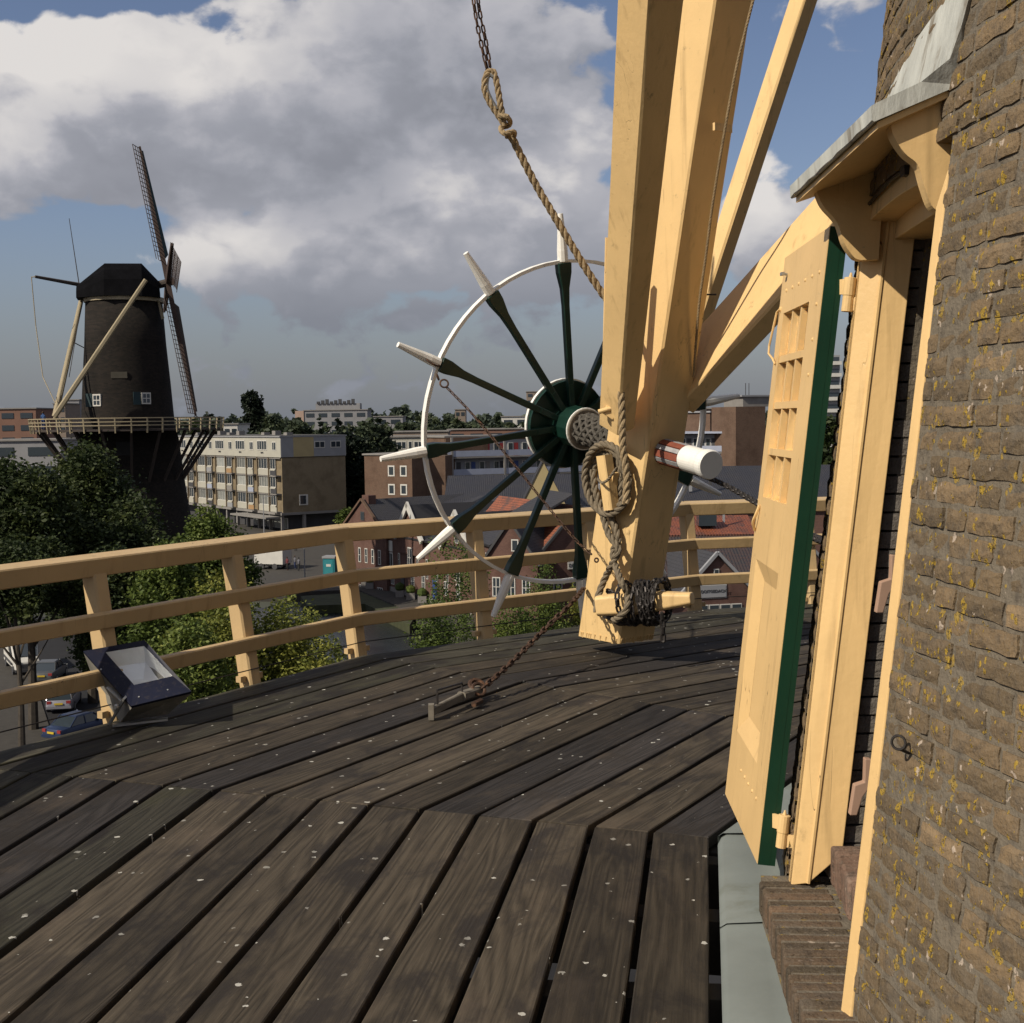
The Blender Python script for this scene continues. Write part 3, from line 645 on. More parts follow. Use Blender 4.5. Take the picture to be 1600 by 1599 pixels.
def bevel_frame(s0,s1,t0,t1,w,h,d):
    o=[DP(s0,t0,0),DP(s1,t0,0),DP(s1,t1,0),DP(s0,t1,0)]; i=[DP(s0+w,t0+h,d),DP(s1-w,t0+h,d),DP(s1-w,t1-h,d),DP(s0+w,t1-h,d)]; m.add(o+i,[(k,(k+1)%4,4+(k+1)%4,4+k) for k in range(4)])
bevel_frame(SW,SE,T1,T2,.10,.035,.0295)
m.mk('panel_moulding',CREAMD,doo)
for k in range(3):
    for l in range(4):
        m=MB(); s_a=SW+(SE-SW)*k/3+.014; s_b=SW+(SE-SW)*(k+1)/3-.014; t_a=T3+(T4-T3)*l/4+.007; t_b=T3+(T4-T3)*(l+1)/4-.007; m.add([DP(s_a,t_a,.028),DP(s_b,t_a,.028),DP(s_b,t_b,.028),DP(s_a,t_b,.028)],[(0,1,2,3)]); m.mk('pane',GLC,doo)
ws,we,wt,wb=SW,SE,T4,T3
for k in(1,2):
    m=MB(); s=ws+(we-ws)*k/3; dslab(m,s-.013,s+.013,wb,wt,.006,.036); m.mk('muntin',CREAMD,doo)
for k in(1,2,3):
    m=MB(); t=wb+(wt-wb)*k/4; dslab(m,ws,we,t-.006,t+.006,.004,.0358); m.mk('muntin',CREAMD,doo)
m=MB(); dslab(m,-.003,1.003,-.001,1.001,.0422,DT+.010); m.mk('outer_boards',DGREEN,doo)
m=MB(); dslab(m,-.004,-.0005,-.001,1.0005,.002,.0422); m.mk('door_edge',DGREEN,doo)
m=MB()
for k in range(6): q=DP(.1+.15*k,.935,0); m.lathe(q,-dn,[(.007,0),(.006,.003),(.003,.0045)],8)
for k in range(3): q=DP(.09,.935-.055*k-.05,0); m.lathe(q,-dn,[(.007,0),(.006,.003),(.003,.0045)],8)
for k in range(5): q=DP(.62-.11*k,.085-.0*k,0); m.lathe(q,-dn,[(.007,0),(.006,.003),(.003,.0045)],8)
setp(m.mk('nail_heads',CREAMD,doo),kind='stuff')
m=MB(); m.tube([DP(.95,.905,-.005),DP(.975,.90,-.012),DP(1.03,.84,-.02),DP(1.02,.825,-.02),DP(.95,.815,-.012),DP(.92,.805,-.004)],.0045,6); m.lathe(DP(.96,.905,0),-dn,[(.012,0),(.01,.006)],10); m.mk('cabin_hook',CREAMD,doo)
m=MB(); m.tube([DP(.88,.965,-.0),DP(.88,.965,-.02)],.005,6); m.box(DP(.88,.965,-.02),(.006,.018,.006)); m.mk('turn_button',GALV,doo)
m=MB(); m.tube(spline([DP(.91,.548,-.003),DP(.915,.53,-.014),DP(.94,.515,-.018),DP(.965,.50,-.004)],6),.006,6); m.mk('handle',CREAMD,doo)
# hinges (pintle on jamb, strap to leaf)
for (u,v) in((1326,462),(1223,1300)):
    q=P(u,v,4.37); m=MB(); up=Vector((.112,0,1)).normalized()
    m.lathe(q-up*.055,up,[(.019,0),(.019,.052),(.021,.054),(.021,.112),(.016,.114)],14); hj=m.mk('hinge',CREAM,tower)
    m=MB(); m.tube([q+up*.055,q+up*.075],.008,8,.003); m.mk('pintle_tip',CREAM,hj)
    m=MB(); m.bar(q+up*.03+Vector((-.005,0,0)),q+up*.03+Vector((-.06,.07,0)),.008,.05); m.bar(q-up*.03,q-up*.03+Vector((.06,-.03,0)),.008,.045); m.mk('hinge_plate',CREAM,hj)
# ---- lead covered canopy on two ogee brackets
can=MB(); YN,YF=3.40,4.38
nf=P(1366,176,YN); ff=P(1237,300,YF); zN,zF=nf.z,ff.z
def wallX(y,z): return C0.x-math.sqrt(RW(z)**2-(y-C0.y)**2)
can_vs=[];N=14
for i in range(N+1):
    f=i/N; y=YN+(YF-YN)*f; xf=nf.x+(ff.x-nf.x)*f; zf=zN+(zF-zN)*f; w=.0025*math.sin(i*2.3)
    xb=wallX(y,zf+.1)+.0; yy=y
    k_=(1-f); row=[(xf,y,zf-.024),(xf-.006+w,y,zf-.02),(xf-.008+w,y,zf+.016+w),(xf+.006,y,zf+.024),(xf+(xb-xf)*.6,y,zf+.075),(wallX(y-.03*k_,zf+.12)-.02,y-.03*k_,zf+.125),(wallX(y-.06*k_,zf+.2)-.012,y-.06*k_,zf+.20),(wallX(y-.10*k_,zf+.36)-.006,y-.10*k_,zf+.345-.10*f),(wallX(y-.10*k_,zf+.36)+.03,y-.10*k_,zf+.345-.10*f),(xb+.02,y,zf+.066)]
    can_vs+=row
w=10; m=MB(); m.add(can_vs,[(i*w+j,(i+1)*w+j,(i+1)*w+(j+1)%w,i*w+(j+1)%w) for i in range(N) for j in range(w)]+[tuple(range(w)),tuple(N*w+j for j in range(w))[::-1]])
canopy=m.mk('canopy',ZINC,tower); canopy['label']='lead covered canopy over the mill doorway'
m=MB(); vs=[]
for y,fr_ in((YN+.012,0),(YF-.012,1)):
    xf=nf.x+(ff.x-nf.x)*fr_; zf=zN+(zF-zN)*fr_
    vs+=[(xf+.012,y,zf-.040),(wallX(y,zf)+.03,y,zf+.048),(wallX(y,zf)+.03,y,zf+.066),(xf+.012,y,zf-.022)]
m.add(vs,[(0,1,2,3),(7,6,5,4),(0,4,5,1),(1,5,6,2),(2,6,7,3),(3,7,4,0)]); m.mk('soffit',CREAMD,canopy)
def bracket(pr,Y,th):
    pts=[P(u,v,Y) for u,v in pr]; q=[pts[-1]+Vector((.06,0,0)),Vector((pts[-1].x+.03,Y,pts[0].z))]; cur=spline(pts,5)+[q[0],Vector((q[0].x+.02,Y,pts[0].z+.10)),pts[0]+Vector((0,0,.012))]
    n=len(cur); m=MB(); m.add([p for p in cur]+[p+Vector((0,th,0)) for p in cur],[tuple(range(n)),tuple(range(n,2*n))[::-1]]+[(i,n+i,n+(i+1)%n,(i+1)%n) for i in range(n)]); m.mk('bracket',CREAMD,canopy)
bracket([(1391,185),(1396,212),(1414,240),(1434,258),(1444,290),(1456,322),(1472,334)],3.44,.045)
bracket([(1275,297),(1286,322),(1308,348),(1319,380),(1334,402),(1344,407)],4.26,.045)
# ================================================================== TAIL POLE
ta=math.radians(36); rd=Vector((math.sin(ta),-math.cos(ta),0)); tg=Vector((math.cos(ta),math.sin(ta),0))
tail=thing('tail_pole','thick cream timber tail pole hanging just above the planks at centre','tail pole',PZ(960,1010,.0))
def cbeam(c0,c1,A,B,wa0,wb0,wa1=None,wb1=None,ch=.014,n=1,name='beam',mat=CREAM,parent=None,cutz=False):
    "beam from its nearest long edge; A and B are hints along the two visible faces"
    c0=Vector(c0);c1=Vector(c1); x=(c1-c0).normalized(); A=Vector(A); A=(A-x*A.dot(x)).normalized(); Bv=x.cross(A); Bv=Bv if Bv.dot(Vector(B))>0 else -Bv
    vs=[];N=max(2,n)
    for i in range(N):
        f=i/(N-1); p=c0.lerp(c1,f); wa=wa0+((wa1 or wa0)-wa0)*f; wb=wb0+((wb1 or wb0)-wb0)*f
        for a,b in((ch,0),(wa-ch,0),(wa,ch),(wa,wb-ch),(wa-ch,wb),(ch,wb),(0,wb-ch),(0,ch)):
            q=p+A*(a+rng.uniform(-.002,.002)*(n>2))+Bv*(b+rng.uniform(-.002,.002)*(n>2))
            if cutz and i==0: q=q+x*((c0.z-q.z)/x.z)
            vs.append(q)
    m=MB(); m.add(vs,[tuple(range(8))[::-1],tuple((N-1)*8+j for j in range(8))]+[(i*8+j,i*8+(j+1)%8,(i+1)*8+(j+1)%8,(i+1)*8+j) for i in range(N-1) for j in range(8)])
    return m.mk(name,mat,parent),x,A,Bv
tc0=P(966,1007,9.36); tc1=P(1117,0,8.50); tc2=tc0+(tc1-tc0)*2.9
pole,tx,tA,tB=cbeam(tc0,tc2,-rd,tg,.46,.36,.40,.30,n=16,name='pole',parent=tail,cutz=True)
# rotten foot: ragged splinters
m=MB()
for i in range(34):
    f=rng.random(); side=rng.random()<.5; q=tc0+(tA*(.02+.42*f)+tB*.008 if side else tB*(.02+.32*f)+tA*.008)
    q=q+tx*((tc0.z-q.z)/tx.z); m.bar(q+tx*.04,q-tx*rng.uniform(.000,.007),.03,.012,up=tA if side else tB,w1=.018,h1=.006)
setp(m.mk('splintered_foot',CREAM,tail),kind='stuff')
lb0=P(966,682,9.0); lb1=P(1015,0,7.35); lb2=lb0+(lb1-lb0)*2.6
lb,lx,lA,lB=cbeam(lb0,lb2,-rd,tg,.20,.17,.34,.50,n=14,name='brace',parent=tail)
rb0=P(1100,480,10.15); rb1=P(1257,0,10.0); rb2=rb0+(rb1-rb0)*4.5; rbs=rb0-(rb1-rb0)*.42
cbeam(rbs,rb2,-rd,tg,.16,.13,.22,.16,n=10,name='brace',parent=tail)
sb0=P(1060,634,9.22); sb1=P(1300,376,8.45); sb2=sb0+(sb1-sb0)*7
cbeam(sb0,sb2,(-.26,.87,.37),(.62,.45,-.62),.50,.15,.55,.19,n=16,name='short_brace',parent=tail)
# thin guide board standing beside the left brace
g0=P(946,556,8.85); g1=P(950,372,8.75)
cbeam(g0+Vector((.035,0,0)),g1+Vector((.035,0,0)),(-1,.15,0),(.3,1,0),.055,.05,n=2,ch=.006,name='guide_board',parent=tail)
# cleat on the lit face
def TF(u,v,off=0): return PP(u,v,tc0,tx.cross(tA) if tx.cross(tA).dot(Vector((-1,-.4,0)))>0 else -tx.cross(tA),off)
nl=tx.cross(tA).normalized(); nl=nl if nl.dot(Vector((-1,-.4,0)))>0 else -nl
nd=tx.cross(tB).normalized(); nd=nd if nd.y<0 else -nd
k0,k1=TF(944,712,.13),TF(956,797,.10)
m=MB(); m.bar(k0,k1,.095,.085,up=nl,ch=.008); cl=m.mk('cleat',CREAM,tail)
m=MB(); m.bar((k0+k1)/2,(k0+k1)/2-nl*.14,.09,.16,up=tx); m.mk('cleat_block',CREAM,cl)
# lower crossbar with rounded ends, carrying chain and rope
b0=TF(935,947,.17); b1=P(1082,936,8.95); mid=(b0+b1)/2
m=MB(); ax=(b1-b0).normalized()
for (p,q,w0,h0,w1,h1) in((b0,mid,.13,.145,.15,.16),(mid,b1,.15,.16,.10,.085)):
    m.bar(p,q,w0,h0,w1=w1,h1=h1,ch=.02)
m.mk('crossbar',CREAM,tail,bevel=.008)
# small pulley bracket on the left
q=P(955,642,8.98); m=MB(); m.box(q,(.045,.012,.05),Matrix.Rotation(.6,3,'Y')); m.tube([q+Vector((-.09,-.01,-.01)),q+Vector((.02,-.015,.02))],.018,8); m.mk('latch_block',CREAM,tail,bevel=.004)
# bracket clip on the pole high up
q=P(1124,200,8.64); m=MB(); m.bar(q-tB*.07+nd*.02,q+tB*.09+nd*.02,.02,.05); m.mk('clip',CREAM,tail)
m=MB(); m.tube([P(1100,461,9.2),P(1119,461,9.15)],.006,6); m.mk('peg',DIRON,tail)
m=MB(); m.box(TF(1009,655,.01)+tB*.15,(.0,.0,.0)); 
# ================================================================== CAPSTAN WHEEL
WC=P(893,665,10.3); WA=Vector((.47,-.88,-.15)).normalized(); We=(Vector((0,0,1))-WA*WA.z).normalized(); Wr=We.cross(WA); Wr=Wr if Wr.x>0 else -Wr
def WPt(r,t,h=0): return WC+(Wr*math.cos(t)+We*math.sin(t))*r+WA*h
wheel=thing('capstan_wheel','large twelve spoked capstan wheel, white rim and dark green spokes','wheel',WC)
RR=1.285
m=MB(); m.lathe(WC,WA,[(RR-.014,-.026),(RR+.012,-.026),(RR+.012,.026),(RR-.014,.026),(RR-.014,-.026)],72); m.f=m.f[:-2]; m.r=m.r[:-2]; m.mk('rim',WHITE,wheel)
for k in range(12):
    t=math.radians(98+30*k); e=(Wr*math.cos(t)+We*math.sin(t)); tn_=(-Wr*math.sin(t)+We*math.cos(t))
    m=MB(); 
    secs=[(.16,.050,.050),(.95,.052,.05),(1.08,.064,.055),(1.20,.108,.07),(RR-.01,.112,.075)]
    vs=[]
    for r_,w_,d_ in secs: vs+=[WC+e*r_+tn_*(sx*w_/2)+WA*(sz*d_/2+.01) for sx,sz in((-1,-1),(1,-1),(1,1),(-1,1))]
    m.add(vs,[(3,2,1,0),tuple(len(vs)-4+j for j in range(4))]+[(i*4+j,i*4+(j+1)%4,(i+1)*4+(j+1)%4,(i+1)*4+j) for i in range(4) for j in range(4)])
    sp=m.mk('spoke',GREEN,wheel,bevel=.006)
    m=MB(); m.tube([WPt(RR+.0,t,.01),WPt(RR+.08,t,.01),WPt(RR+.10,t,.01),WPt(RR+.36,t,.01)],lambda f:(.042 if f<.34 else .040 if f<.7 else .021),10); m.mk('handle',WHITE,sp)
m=MB(); m.lathe(WC,WA,[(.352,-.115),(.364,-.115),(.364,-.085),(.352,-.085),(.352,-.115)],40); m.mk('drum_rim',WHITE,wheel)
m=MB(); m.lathe(WC,WA,[(.12,-.09),(.35,-.09),(.35,-.045),(.12,-.045)],36); m.mk('drum',GREEN,wheel)
m=MB(); m.lathe(WC,WA,[(.15,-.05),(.165,.0),(.165,.19),(.16,.20)],12); m.mk('hub',GREEN,wheel,bevel=.004)
m=MB(); m.lathe(WC,WA,[(.164,.197),(.168,.20),(.168,.211),(.160,.213)],28); m.mk('hub_band',WHITE,wheel)
m=MB(); m.lathe(WC,WA,[(.1595,.205),(.1595,.216),(.15,.220)],28); m.mk('hub_end',ENDG,wheel)
for k in range(12):
    t=math.radians(98+30*k); m=MB(); m.box(WPt(.245,t,.02),(.085,.02,.018),Matrix([tuple(Wr*math.cos(t)+We*math.sin(t)),tuple(-Wr*math.sin(t)+We*math.cos(t)),tuple(WA)]).transposed()); m.mk('wedge',GREEN,wheel)
axL=1.85
m=MB(); m.tube([WPt(0,0,.2),WPt(0,0,axL-.08)],.080,16); axle=m.mk('axle',ENDG,wheel)
m=MB() # netted rope wrapping: criss-cross helices on the axle between hub and pole
for sgn in(1,-1):
    for k in range(9):
        pts=[]
        for i in range(28):
            h=.225+i*.021; a=sgn*i*.16+k*2*math.pi/9; rr=.112-.0004*i+(.008 if (i+k)%2 else 0); pts.append(WPt(rr,a,h))
        m.tube(pts,.0165,6)
m.lathe(WPt(0,0,0),WA,[(.10,.225),(.104,.83)],20); m.mk('rope_netting',NETM,wheel)
ex=[h for h in np.arange(1.0,1.9,.01) if True]
m=MB(); nst=12
for k in range(nst):
    t=2*math.pi*k/nst
    if k%2: m.bar(WPt(.086,t,.95),WPt(.086,t,axL-.28),.032,.012,up=(Wr*math.cos(t)+We*math.sin(t)))
m.mk('iron_strip',SILV,axle)
m=MB()
for k in range(nst):
    t=2*math.pi*k/nst
    if not k%2: m.bar(WPt(.083,t,.95),WPt(.083,t,axL-.28),.046,.016,up=(Wr*math.cos(t)+We*math.sin(t)))
m.mk('red_stave',REDW,axle)
m=MB(); m.lathe(WPt(0,0,0),WA,[(.088,axL-.28),(.092,axL-.27),(.092,axL-.09),(.100,axL-.06),(.102,axL-.012),(.094,axL)],32); m.mk('axle_end',WHITE,axle,smooth=False)
# ================================================================== ROPES AND CHAINS
rp=[P(778,128,8.9),P(772,150,8.9),P(790,200,8.9)]
m=MB(); rope(m,[P(796,208,8.9),P(835,285,8.95),P(870,345,8.97),P(912,415,9.0),P(938,455,9.02),P(953,478,9.0),P(963,520,8.86),P(969,590,8.84),P(972,650,8.83),P(973,700,8.83),P(979,740,8.83),P(978,790,8.83)],.026)
main=setp(m.mk('hauling_rope',ROPEM),'long twisted hemp rope running from the chain down to the tail pole cleat','rope')
m=MB(); rope(m,[P(788,196,8.9),P(782,165,8.9),P(776,130,8.9),P(770,112,8.9),P(760,118,8.9),P(757,140,8.9),P(765,160,8.9),P(778,180,8.9),P(790,198,8.88)],.022); m.mk('eye_splice',ROPEM,main)
m=MB(); rope(m,[P(780,182,8.86),P(793,184,8.84),P(796,196,8.9),P(783,200,8.93),P(788,209,8.84),P(803,207,8.85),P(800,217,8.92),P(790,212,8.88)],.019); m.mk('knot',ROPEM,main)
m=MB(); pts=[P(772,120,8.9),P(763,118,8.9),P(760,138,8.9),P(767,157,8.9),P(776,172,8.9)]; m.tube(spline(pts,6),.016,8); m.mk('thimble',GALV,main)
# coil round the cleat
m=MB(); 
for k,(dx,dy) in enumerate(((0,0),(9,3),(17,2),(-7,4))):
    c=(948,747); pts=[]
    for i in range(13):
        t=2*math.pi*i/12; u=c[0]+(24+dx*.6)*math.cos(t)+ (3*math.sin(t)); v=c[1]+dy+(46+dx*.5)*math.sin(t); pts.append(TF(u,v,.04+.03*(k%3)))
    rope(m,pts,.026)
coil=setp(m.mk('rope_coil',ROPED),'thick grey rope coiled several times round the upper cleat','rope')
m=MB(); rope(m,[TF(926,735,.07),TF(930,765,.08),TF(940,800,.08),TF(951,835,.09),TF(966,858,.10),TF(960,875,.10),TF(945,905,.08),TF(934,935,.13),TF(932,958,.19)],.025)
rope(m,[TF(944,780,.05),TF(958,815,.05),TF(966,845,.06),TF(958,862,.06),TF(962,885,.10),TF(972,912,.18),P(981,930,9.05),P(979,952,9.0),P(967,966,9.05),P(958,970,9.15)],.025)
setp(m.mk('hanging_rope',ROPED),'grey rope looping down from the upper cleat to the wooden crossbar','rope')
m=MB(); rope(m,[TF(934,749,.19),TF(941,755,.21),TF(950,750,.21),TF(959,738,.20),TF(964,732,.12)],.010)
rope(m,[TF(955,797,.05),TF(961,812,.03),TF(957,825,.03)],.008)
setp(m.mk('tie_cord',ROPED),'thin cord tied across the upper cleat','cord')
m=MB(); rope(m,[P(1177,0,8.42),P(1150,110,8.5),P(1128,230,8.6),P(1112,330,8.75),P(1103,400,8.85),P(1093,470,8.95),P(1088,530,9.05),P(1084,590,9.15)],.0095)
rope(m,[P(1190,-60,8.35),P(1177,0,8.42)],.0095)
setp(m.mk('thin_rope',ROPEM),'thin rope hanging along the right side of the tail pole','rope')
m=MB(); chain(m,[P(735,-60,8.9),P(741,10,8.9),P(752,70,8.9),P(764,120,8.9)],.062,.034,.0065,.3)
chain(m,[P(743,-60,8.93),P(748,10,8.92),P(758,60,8.92),P(767,112,8.9)],.062,.034,.0065,.3)
setp(m.mk('hoist_chain',IRON),'double rusty chain holding the rope eye against the sky','chain')
# ring and chain from the wheel handle to the pole
hp=WPt(RR+.06,math.radians(158),.01)
m=MB(); m.ring(hp,(.55,-.3,.75),.068,.007,26); wc=setp(m.mk('ring',IRON),'thin rusty chain hanging from a wheel handle to the tail pole, with iron ring','chain'); wc.name='wheel_chain'
m=MB(); q=P(694,600,9.5); m.ring(q,(.2,-.9,.3),.03,.007,18); m.ring(P(684,590,9.55),(.8,-.1,.3),.022,.006,14); m.mk('small_ring',IRON,wc)
m=MB(); chain(m,[P(698,606,9.5),P(740,650,9.4),P(790,710,9.3),P(850,785,9.2),P(900,845,9.1),P(931,873,9.03)],.052,.026,.0045,.2); m.mk('links',IRON,wc)
m=MB(); m.ring(P(932,876,9.03),(.3,-.9,.1),.014,.006,14); m.mk('eye',IRON,wc)
m=MB(); chain(m,[TF(912,920,.03),P(893,943,9.15),P(850,985,8.8),P(800,1035,8.35),P(770,1062,8.1),P(752,1077,7.98)],.075,.045,.010,.3)
dc=setp(m.mk('anchor_chain',IRON),'rusty chain stretched from the tail pole foot down to the deck','chain')
m=MB(); m.ring(P(748,1078,7.97),(.4,-.6,.6),.042,.011,20); m.mk('shackle',IRON,dc)
m=MB(); b1_=P(1080,736,9.25); b2_=P(1190,791,7.9); chain(m,[P(1056,716,9.5),b1_,P(1130,757,8.8),b2_,P(1240,825,6.6),P(1276,842,5.9),P(1290,846,5.5)],.085,.05,.012,.2)
setp(m.mk('wall_chain',DIRON),'dark chain running from the tail pole behind the open door to the mill wall','chain')
# chain bundle wound round the crossbar
m=MB(); axb=(b1-b0).normalized(); c1_=b0.lerp(b1,.52)
u2=Vector((0,0,1)); u2=(u2-axb*u2.dot(axb)).normalized(); v2=axb.cross(u2)
for k in range(12):
    pts=[]; ph0=rng.uniform(0,6); sh=rng.uniform(-.12,.13)
    for i in range(12):
        t=ph0+2*math.pi*i/11; rr=.125+rng.uniform(-.012,.02); pts.append(c1_+axb*(sh+.06*math.sin(t*.5+k))+u2*math.cos(t)*rr*1.15+v2*math.sin(t)*rr)
    chain(m,pts,.068,.044,.009,.8)
m_main=m; m=MB()
for k in range(5):
    pts=[]
    zz=.085*(1 if k%2 else -1)
    for i in range(11):
        f=i/10; p=tc0+tx*.34+tA*(-.04)+Vector((0,0,0)); 
        p=tc0+tx*(.27+zz+.02*math.sin(i+k))+ (tA*(-.05+.3*max(0,.35-f)*2)+nl*.04 if f<.35 else tB*(.55*(f-.35))+nd*.05); pts.append(p)
    chain(m,pts,.055,.034,.0085,.6)
bun=setp(m_main.mk('chain_bundle',DIRON),'tangled dark chain wound round the crossbar at the pole foot','chain'); setp(m.mk('pole_wrapping',DIRON,bun),kind='stuff')
m=MB(); chain(m,[P(1034,958,8.9),P(1036,980,8.9),P(1036,1008,8.9)],.075,.045,.011,.2); m.mk('loose_end',DIRON,bun)
# deck anchor lever
la=PZ(674,1118,.03); lb_=PZ(750,1079,.06)
m=MB(); m.bar(la+Vector((0,0,.02)),la.lerp(lb_,.62)+Vector((0,0,.02)),.03,.05,ch=.006); m.bar(la.lerp(lb_,.6)+Vector((0,0,.02)),lb_+Vector((0,0,.0)),.06,.055,ch=.01); m.box(la+Vector((0,0,.02)),(.016,.03,.045))
lev=setp(m.mk('deck_anchor',simple('grey_iron',(.17,.15,.12),.6,.3,20,.2,.003)),'grey iron anchor lever lying in the wide gap of the deck','anchor')
m=MB(); q=la.lerp(lb_,.12); w_=la.lerp(lb_,.62); m.tube([q,q+Vector((0,0,.13)),w_+Vector((0,0,.10)),w_],.007,6); m.mk('handle_rod',DIRON,lev)
m=MB(); m.ring(lb_+Vector((-.02,0,.03)),(.3,-.5,.8),.045,.015,18); m.tube([la.lerp(lb_,.7)+Vector((.05,-.12,-.02)),la.lerp(lb_,.85)+Vector((.05,-.12,-.02))],.02,6); m.mk('eye',IRON,lev)
# ================================================================== FLOODLIGHT
fo=[P(130,1018,7.62),P(226,1001,7.72),P(299,1081,7.42),P(205,1104,7.32)]; fi=[P(165,1020,7.62),P(225,1010,7.69),P(270,1057,7.52),P(209.6,1071,7.45)]
nrm=(fo[1]-fo[0]).cross(fo[3]-fo[0]).normalized(); nrm=nrm if nrm.z>0 else -nrm
c_=sum(fo,Vector())/4
m=MB(); lo=[p-nrm*.018 for p in fo]; li=[p-nrm*.018 for p in fi]
m.add(fo+fi+lo,[(k,(k+1)%4,4+(k+1)%4,4+k) for k in range(4)]+[(k,(k+1)%4,8+(k+1)%4,8+k) for k in range(4)])
NAVY=simple('navy_enamel',(.005,.007,.022),.5,.3,5,.1,.003,dirt=((.10,.08,.06),.22),dscale=30,spec=.25)
FLB=simple('chipped_grey_housing',(.20,.19,.165),.6,.3,5,.3,.006,dirt=((.42,.38,.32),.8),dscale=7)
REFL=simple('aluminium_reflector',(.80,.80,.78),.42,.12,4,.3,.01,metal=.35)
fl=thing('floodlight','square floodlight with dark blue frame standing at the railing, tilted up','floodlight',PZ(190,1132,0))
frm=m.mk('front_frame',NAVY,fl)
back=[P(152,1078,7.76),P(200,1060,7.85),P(262,1117,7.55),P(188,1129,7.50)]
m=MB(); m.add(lo+back,[(k,(k+1)%4,4+(k+1)%4,4+k) for k in range(4)]+[(4,5,6,7)]); m.mk('housing',FLB,fl)
m=MB(); ib=[c_.lerp(p,.42)-nrm*.13 for p in fi]; im=[c_.lerp(p,.86)-nrm*.09 for p in fi]
m.add(fi+im+ib,[(k,(k+1)%4,4+(k+1)%4,4+k) for k in range(4)]+[(4+k,4+(k+1)%4,8+(k+1)%4,8+k) for k in range(4)]+[(8,9,10,11)]); m.mk('reflector',REFL,fl)
m=MB(); m.tube([ib[0].lerp(ib[3],.5)+nrm*.02,ib[1].lerp(ib[2],.5)+nrm*.02],.012,10); m.mk('bulb',WHITE,fl)
m=MB(); gq=[p+nrm*.002 for p in fi]; m.add(gq,[(0,1,2,3)]); GL,T_,b_=newmat('clear_glass'); b_.inputs['Transmission Weight'].default_value=1; b_.inputs['Roughness'].default_value=.03; b_.inputs['IOR'].default_value=1.12; b_.inputs['Base Color'].default_value=(.9,.93,.95,1); m.mk('glass',GL,fl)
m=MB(); q=P(184,1104,7.38); m.bar(P(196,1090,7.36),P(172,1131,7.40),.012,.045,up=(0,-1,0)); m.bar(P(170,1075,7.42),P(192,1096,7.36),.01,.04,up=(0,-1,0)); m.bar(P(176,1134,7.42),P(262,1124,7.5),.05,.012); m.mk('mounting_arm',GALV,fl)
m=MB(); m.lathe(P(183,1105,7.34),(-.4,-1,0),[(.018,0),(.018,.01),(.012,.02)],8); m.mk('bolt',GALV,fl)
for u,v in((262,1079),(217,1090),(277,1079),(158,1047)):
    m=MB(); m.lathe(PP(u,v,fo[0],nrm,.001),nrm,[(.006,0),(.005,.004)],8); m.mk('screw',GALV,frm)
# ================================================================== THE TOWN BELOW
ZG=-17.2
def G(u,v): return PZ(u,v,ZG)
BXC={}
def boxmesh(l,w,h,mat):
    key=(round(l,2),round(w,2),round(h,2),mat.name)
    if key not in BXC:
        vs=[(x*l/2,y*w/2,z*h/2) for x in(-1,1) for y in(-1,1) for z in(-1,1)]
        BXC[key]=mesh('box',vs,[(0,1,3,2),(4,6,7,5),(0,4,5,1),(2,3,7,6),(0,2,6,4),(1,5,7,3)],mat)
    return BXC[key]
def B(name,par,x0,x1,y0,y1,z0,z1,mat):
    "box in the local frame of a building (x along facade, -y outwards, z up)"
    o=put(name,boxmesh(x1-x0,y1-y0,z1-z0,mat),None); o.parent=par
    if par.parent is not None and par.type=='MESH': o.location=Vector(((x0+x1)/2,(y0+y1)/2,(z0+z1)/2))-par.location
    else: o.location=((x0+x1)/2,(y0+y1)/2,(z0+z1)/2)
    return o
def window(par,x0,x1,z0,z1,y=0,frame=WTRIM,glass=GLASS,fw=.12,mull=1,bars=0,name='window'):
    w=B(name,par,x0,x1,y-.06,y+.05,z0,z1,frame)
    p=B('pane',w,x0+fw,x1-fw,y-.072,y-.03,z0+fw,z1-fw,glass)
    for k in range(1,mull): xx=x0+(x1-x0)*k/mull; B('mullion',w,xx-fw*.4,xx+fw*.4,y-.10,y-.04,z0+fw*.5,z1-fw*.5,frame)
    for k in range(1,bars): zz=z0+(z1-z0)*k/bars; B('glazing_bar',w,x0+fw*.5,x1-fw*.5,y-.095,y-.045,zz-fw*.3,zz+fw*.3,frame)
    return w
def bld(name,label,cat,a,b,z=ZG,group=None):
    "building root with local x from a to b (plan points)"
    d=Vector((b.x-a.x,b.y-a.y,0)); return thing(name,label,cat,(a.x,a.y,z),math.atan2(d.y,d.x),group),d.length
gm=MB(); s_=6000; gm.add([(-s_,-s_,ZG-1.2),(s_,-s_,ZG-1.2),(s_,s_,ZG-1.2),(-s_,s_,ZG-1.2)],[(0,1,2,3)]); setp(gm.mk('terrain',GROUNDM),kind='structure')
# quay and streets (sheets at street level with a cut for the canal)
def poly(name,pts,z,mat,thick=1.3,kind='structure'):
    n=len(pts); vs=[(p[0],p[1],z) for p in pts]+[(p[0],p[1],z-thick) for p in pts]
    m=MB(); m.add(vs,[tuple(range(n)),tuple(range(n,2*n))[::-1]]+[(i,(i+1)%n,n+(i+1)%n,n+i) for i in range(n)]); return setp(m.mk(name,mat),kind=kind)
k1=G(455,945); k2=G(600,925); k3=G(700,975); k4=G(660,1040)
poly('canal_water',[(-60,60),(30,60),(30,118),(-16,140),(-40,140),(-60,120)],ZG-1.0,WATER,.2)
far_quay=[(-300,175),(-60,152),tuple(G(470,925).xy),tuple(G(560,922).xy),tuple(G(640,955).xy),tuple(G(700,1010).xy),(2,80),(60,70),(300,70),(600,600),(-600,600)]
poly('quay_pavement',far_quay,ZG,PAVE)
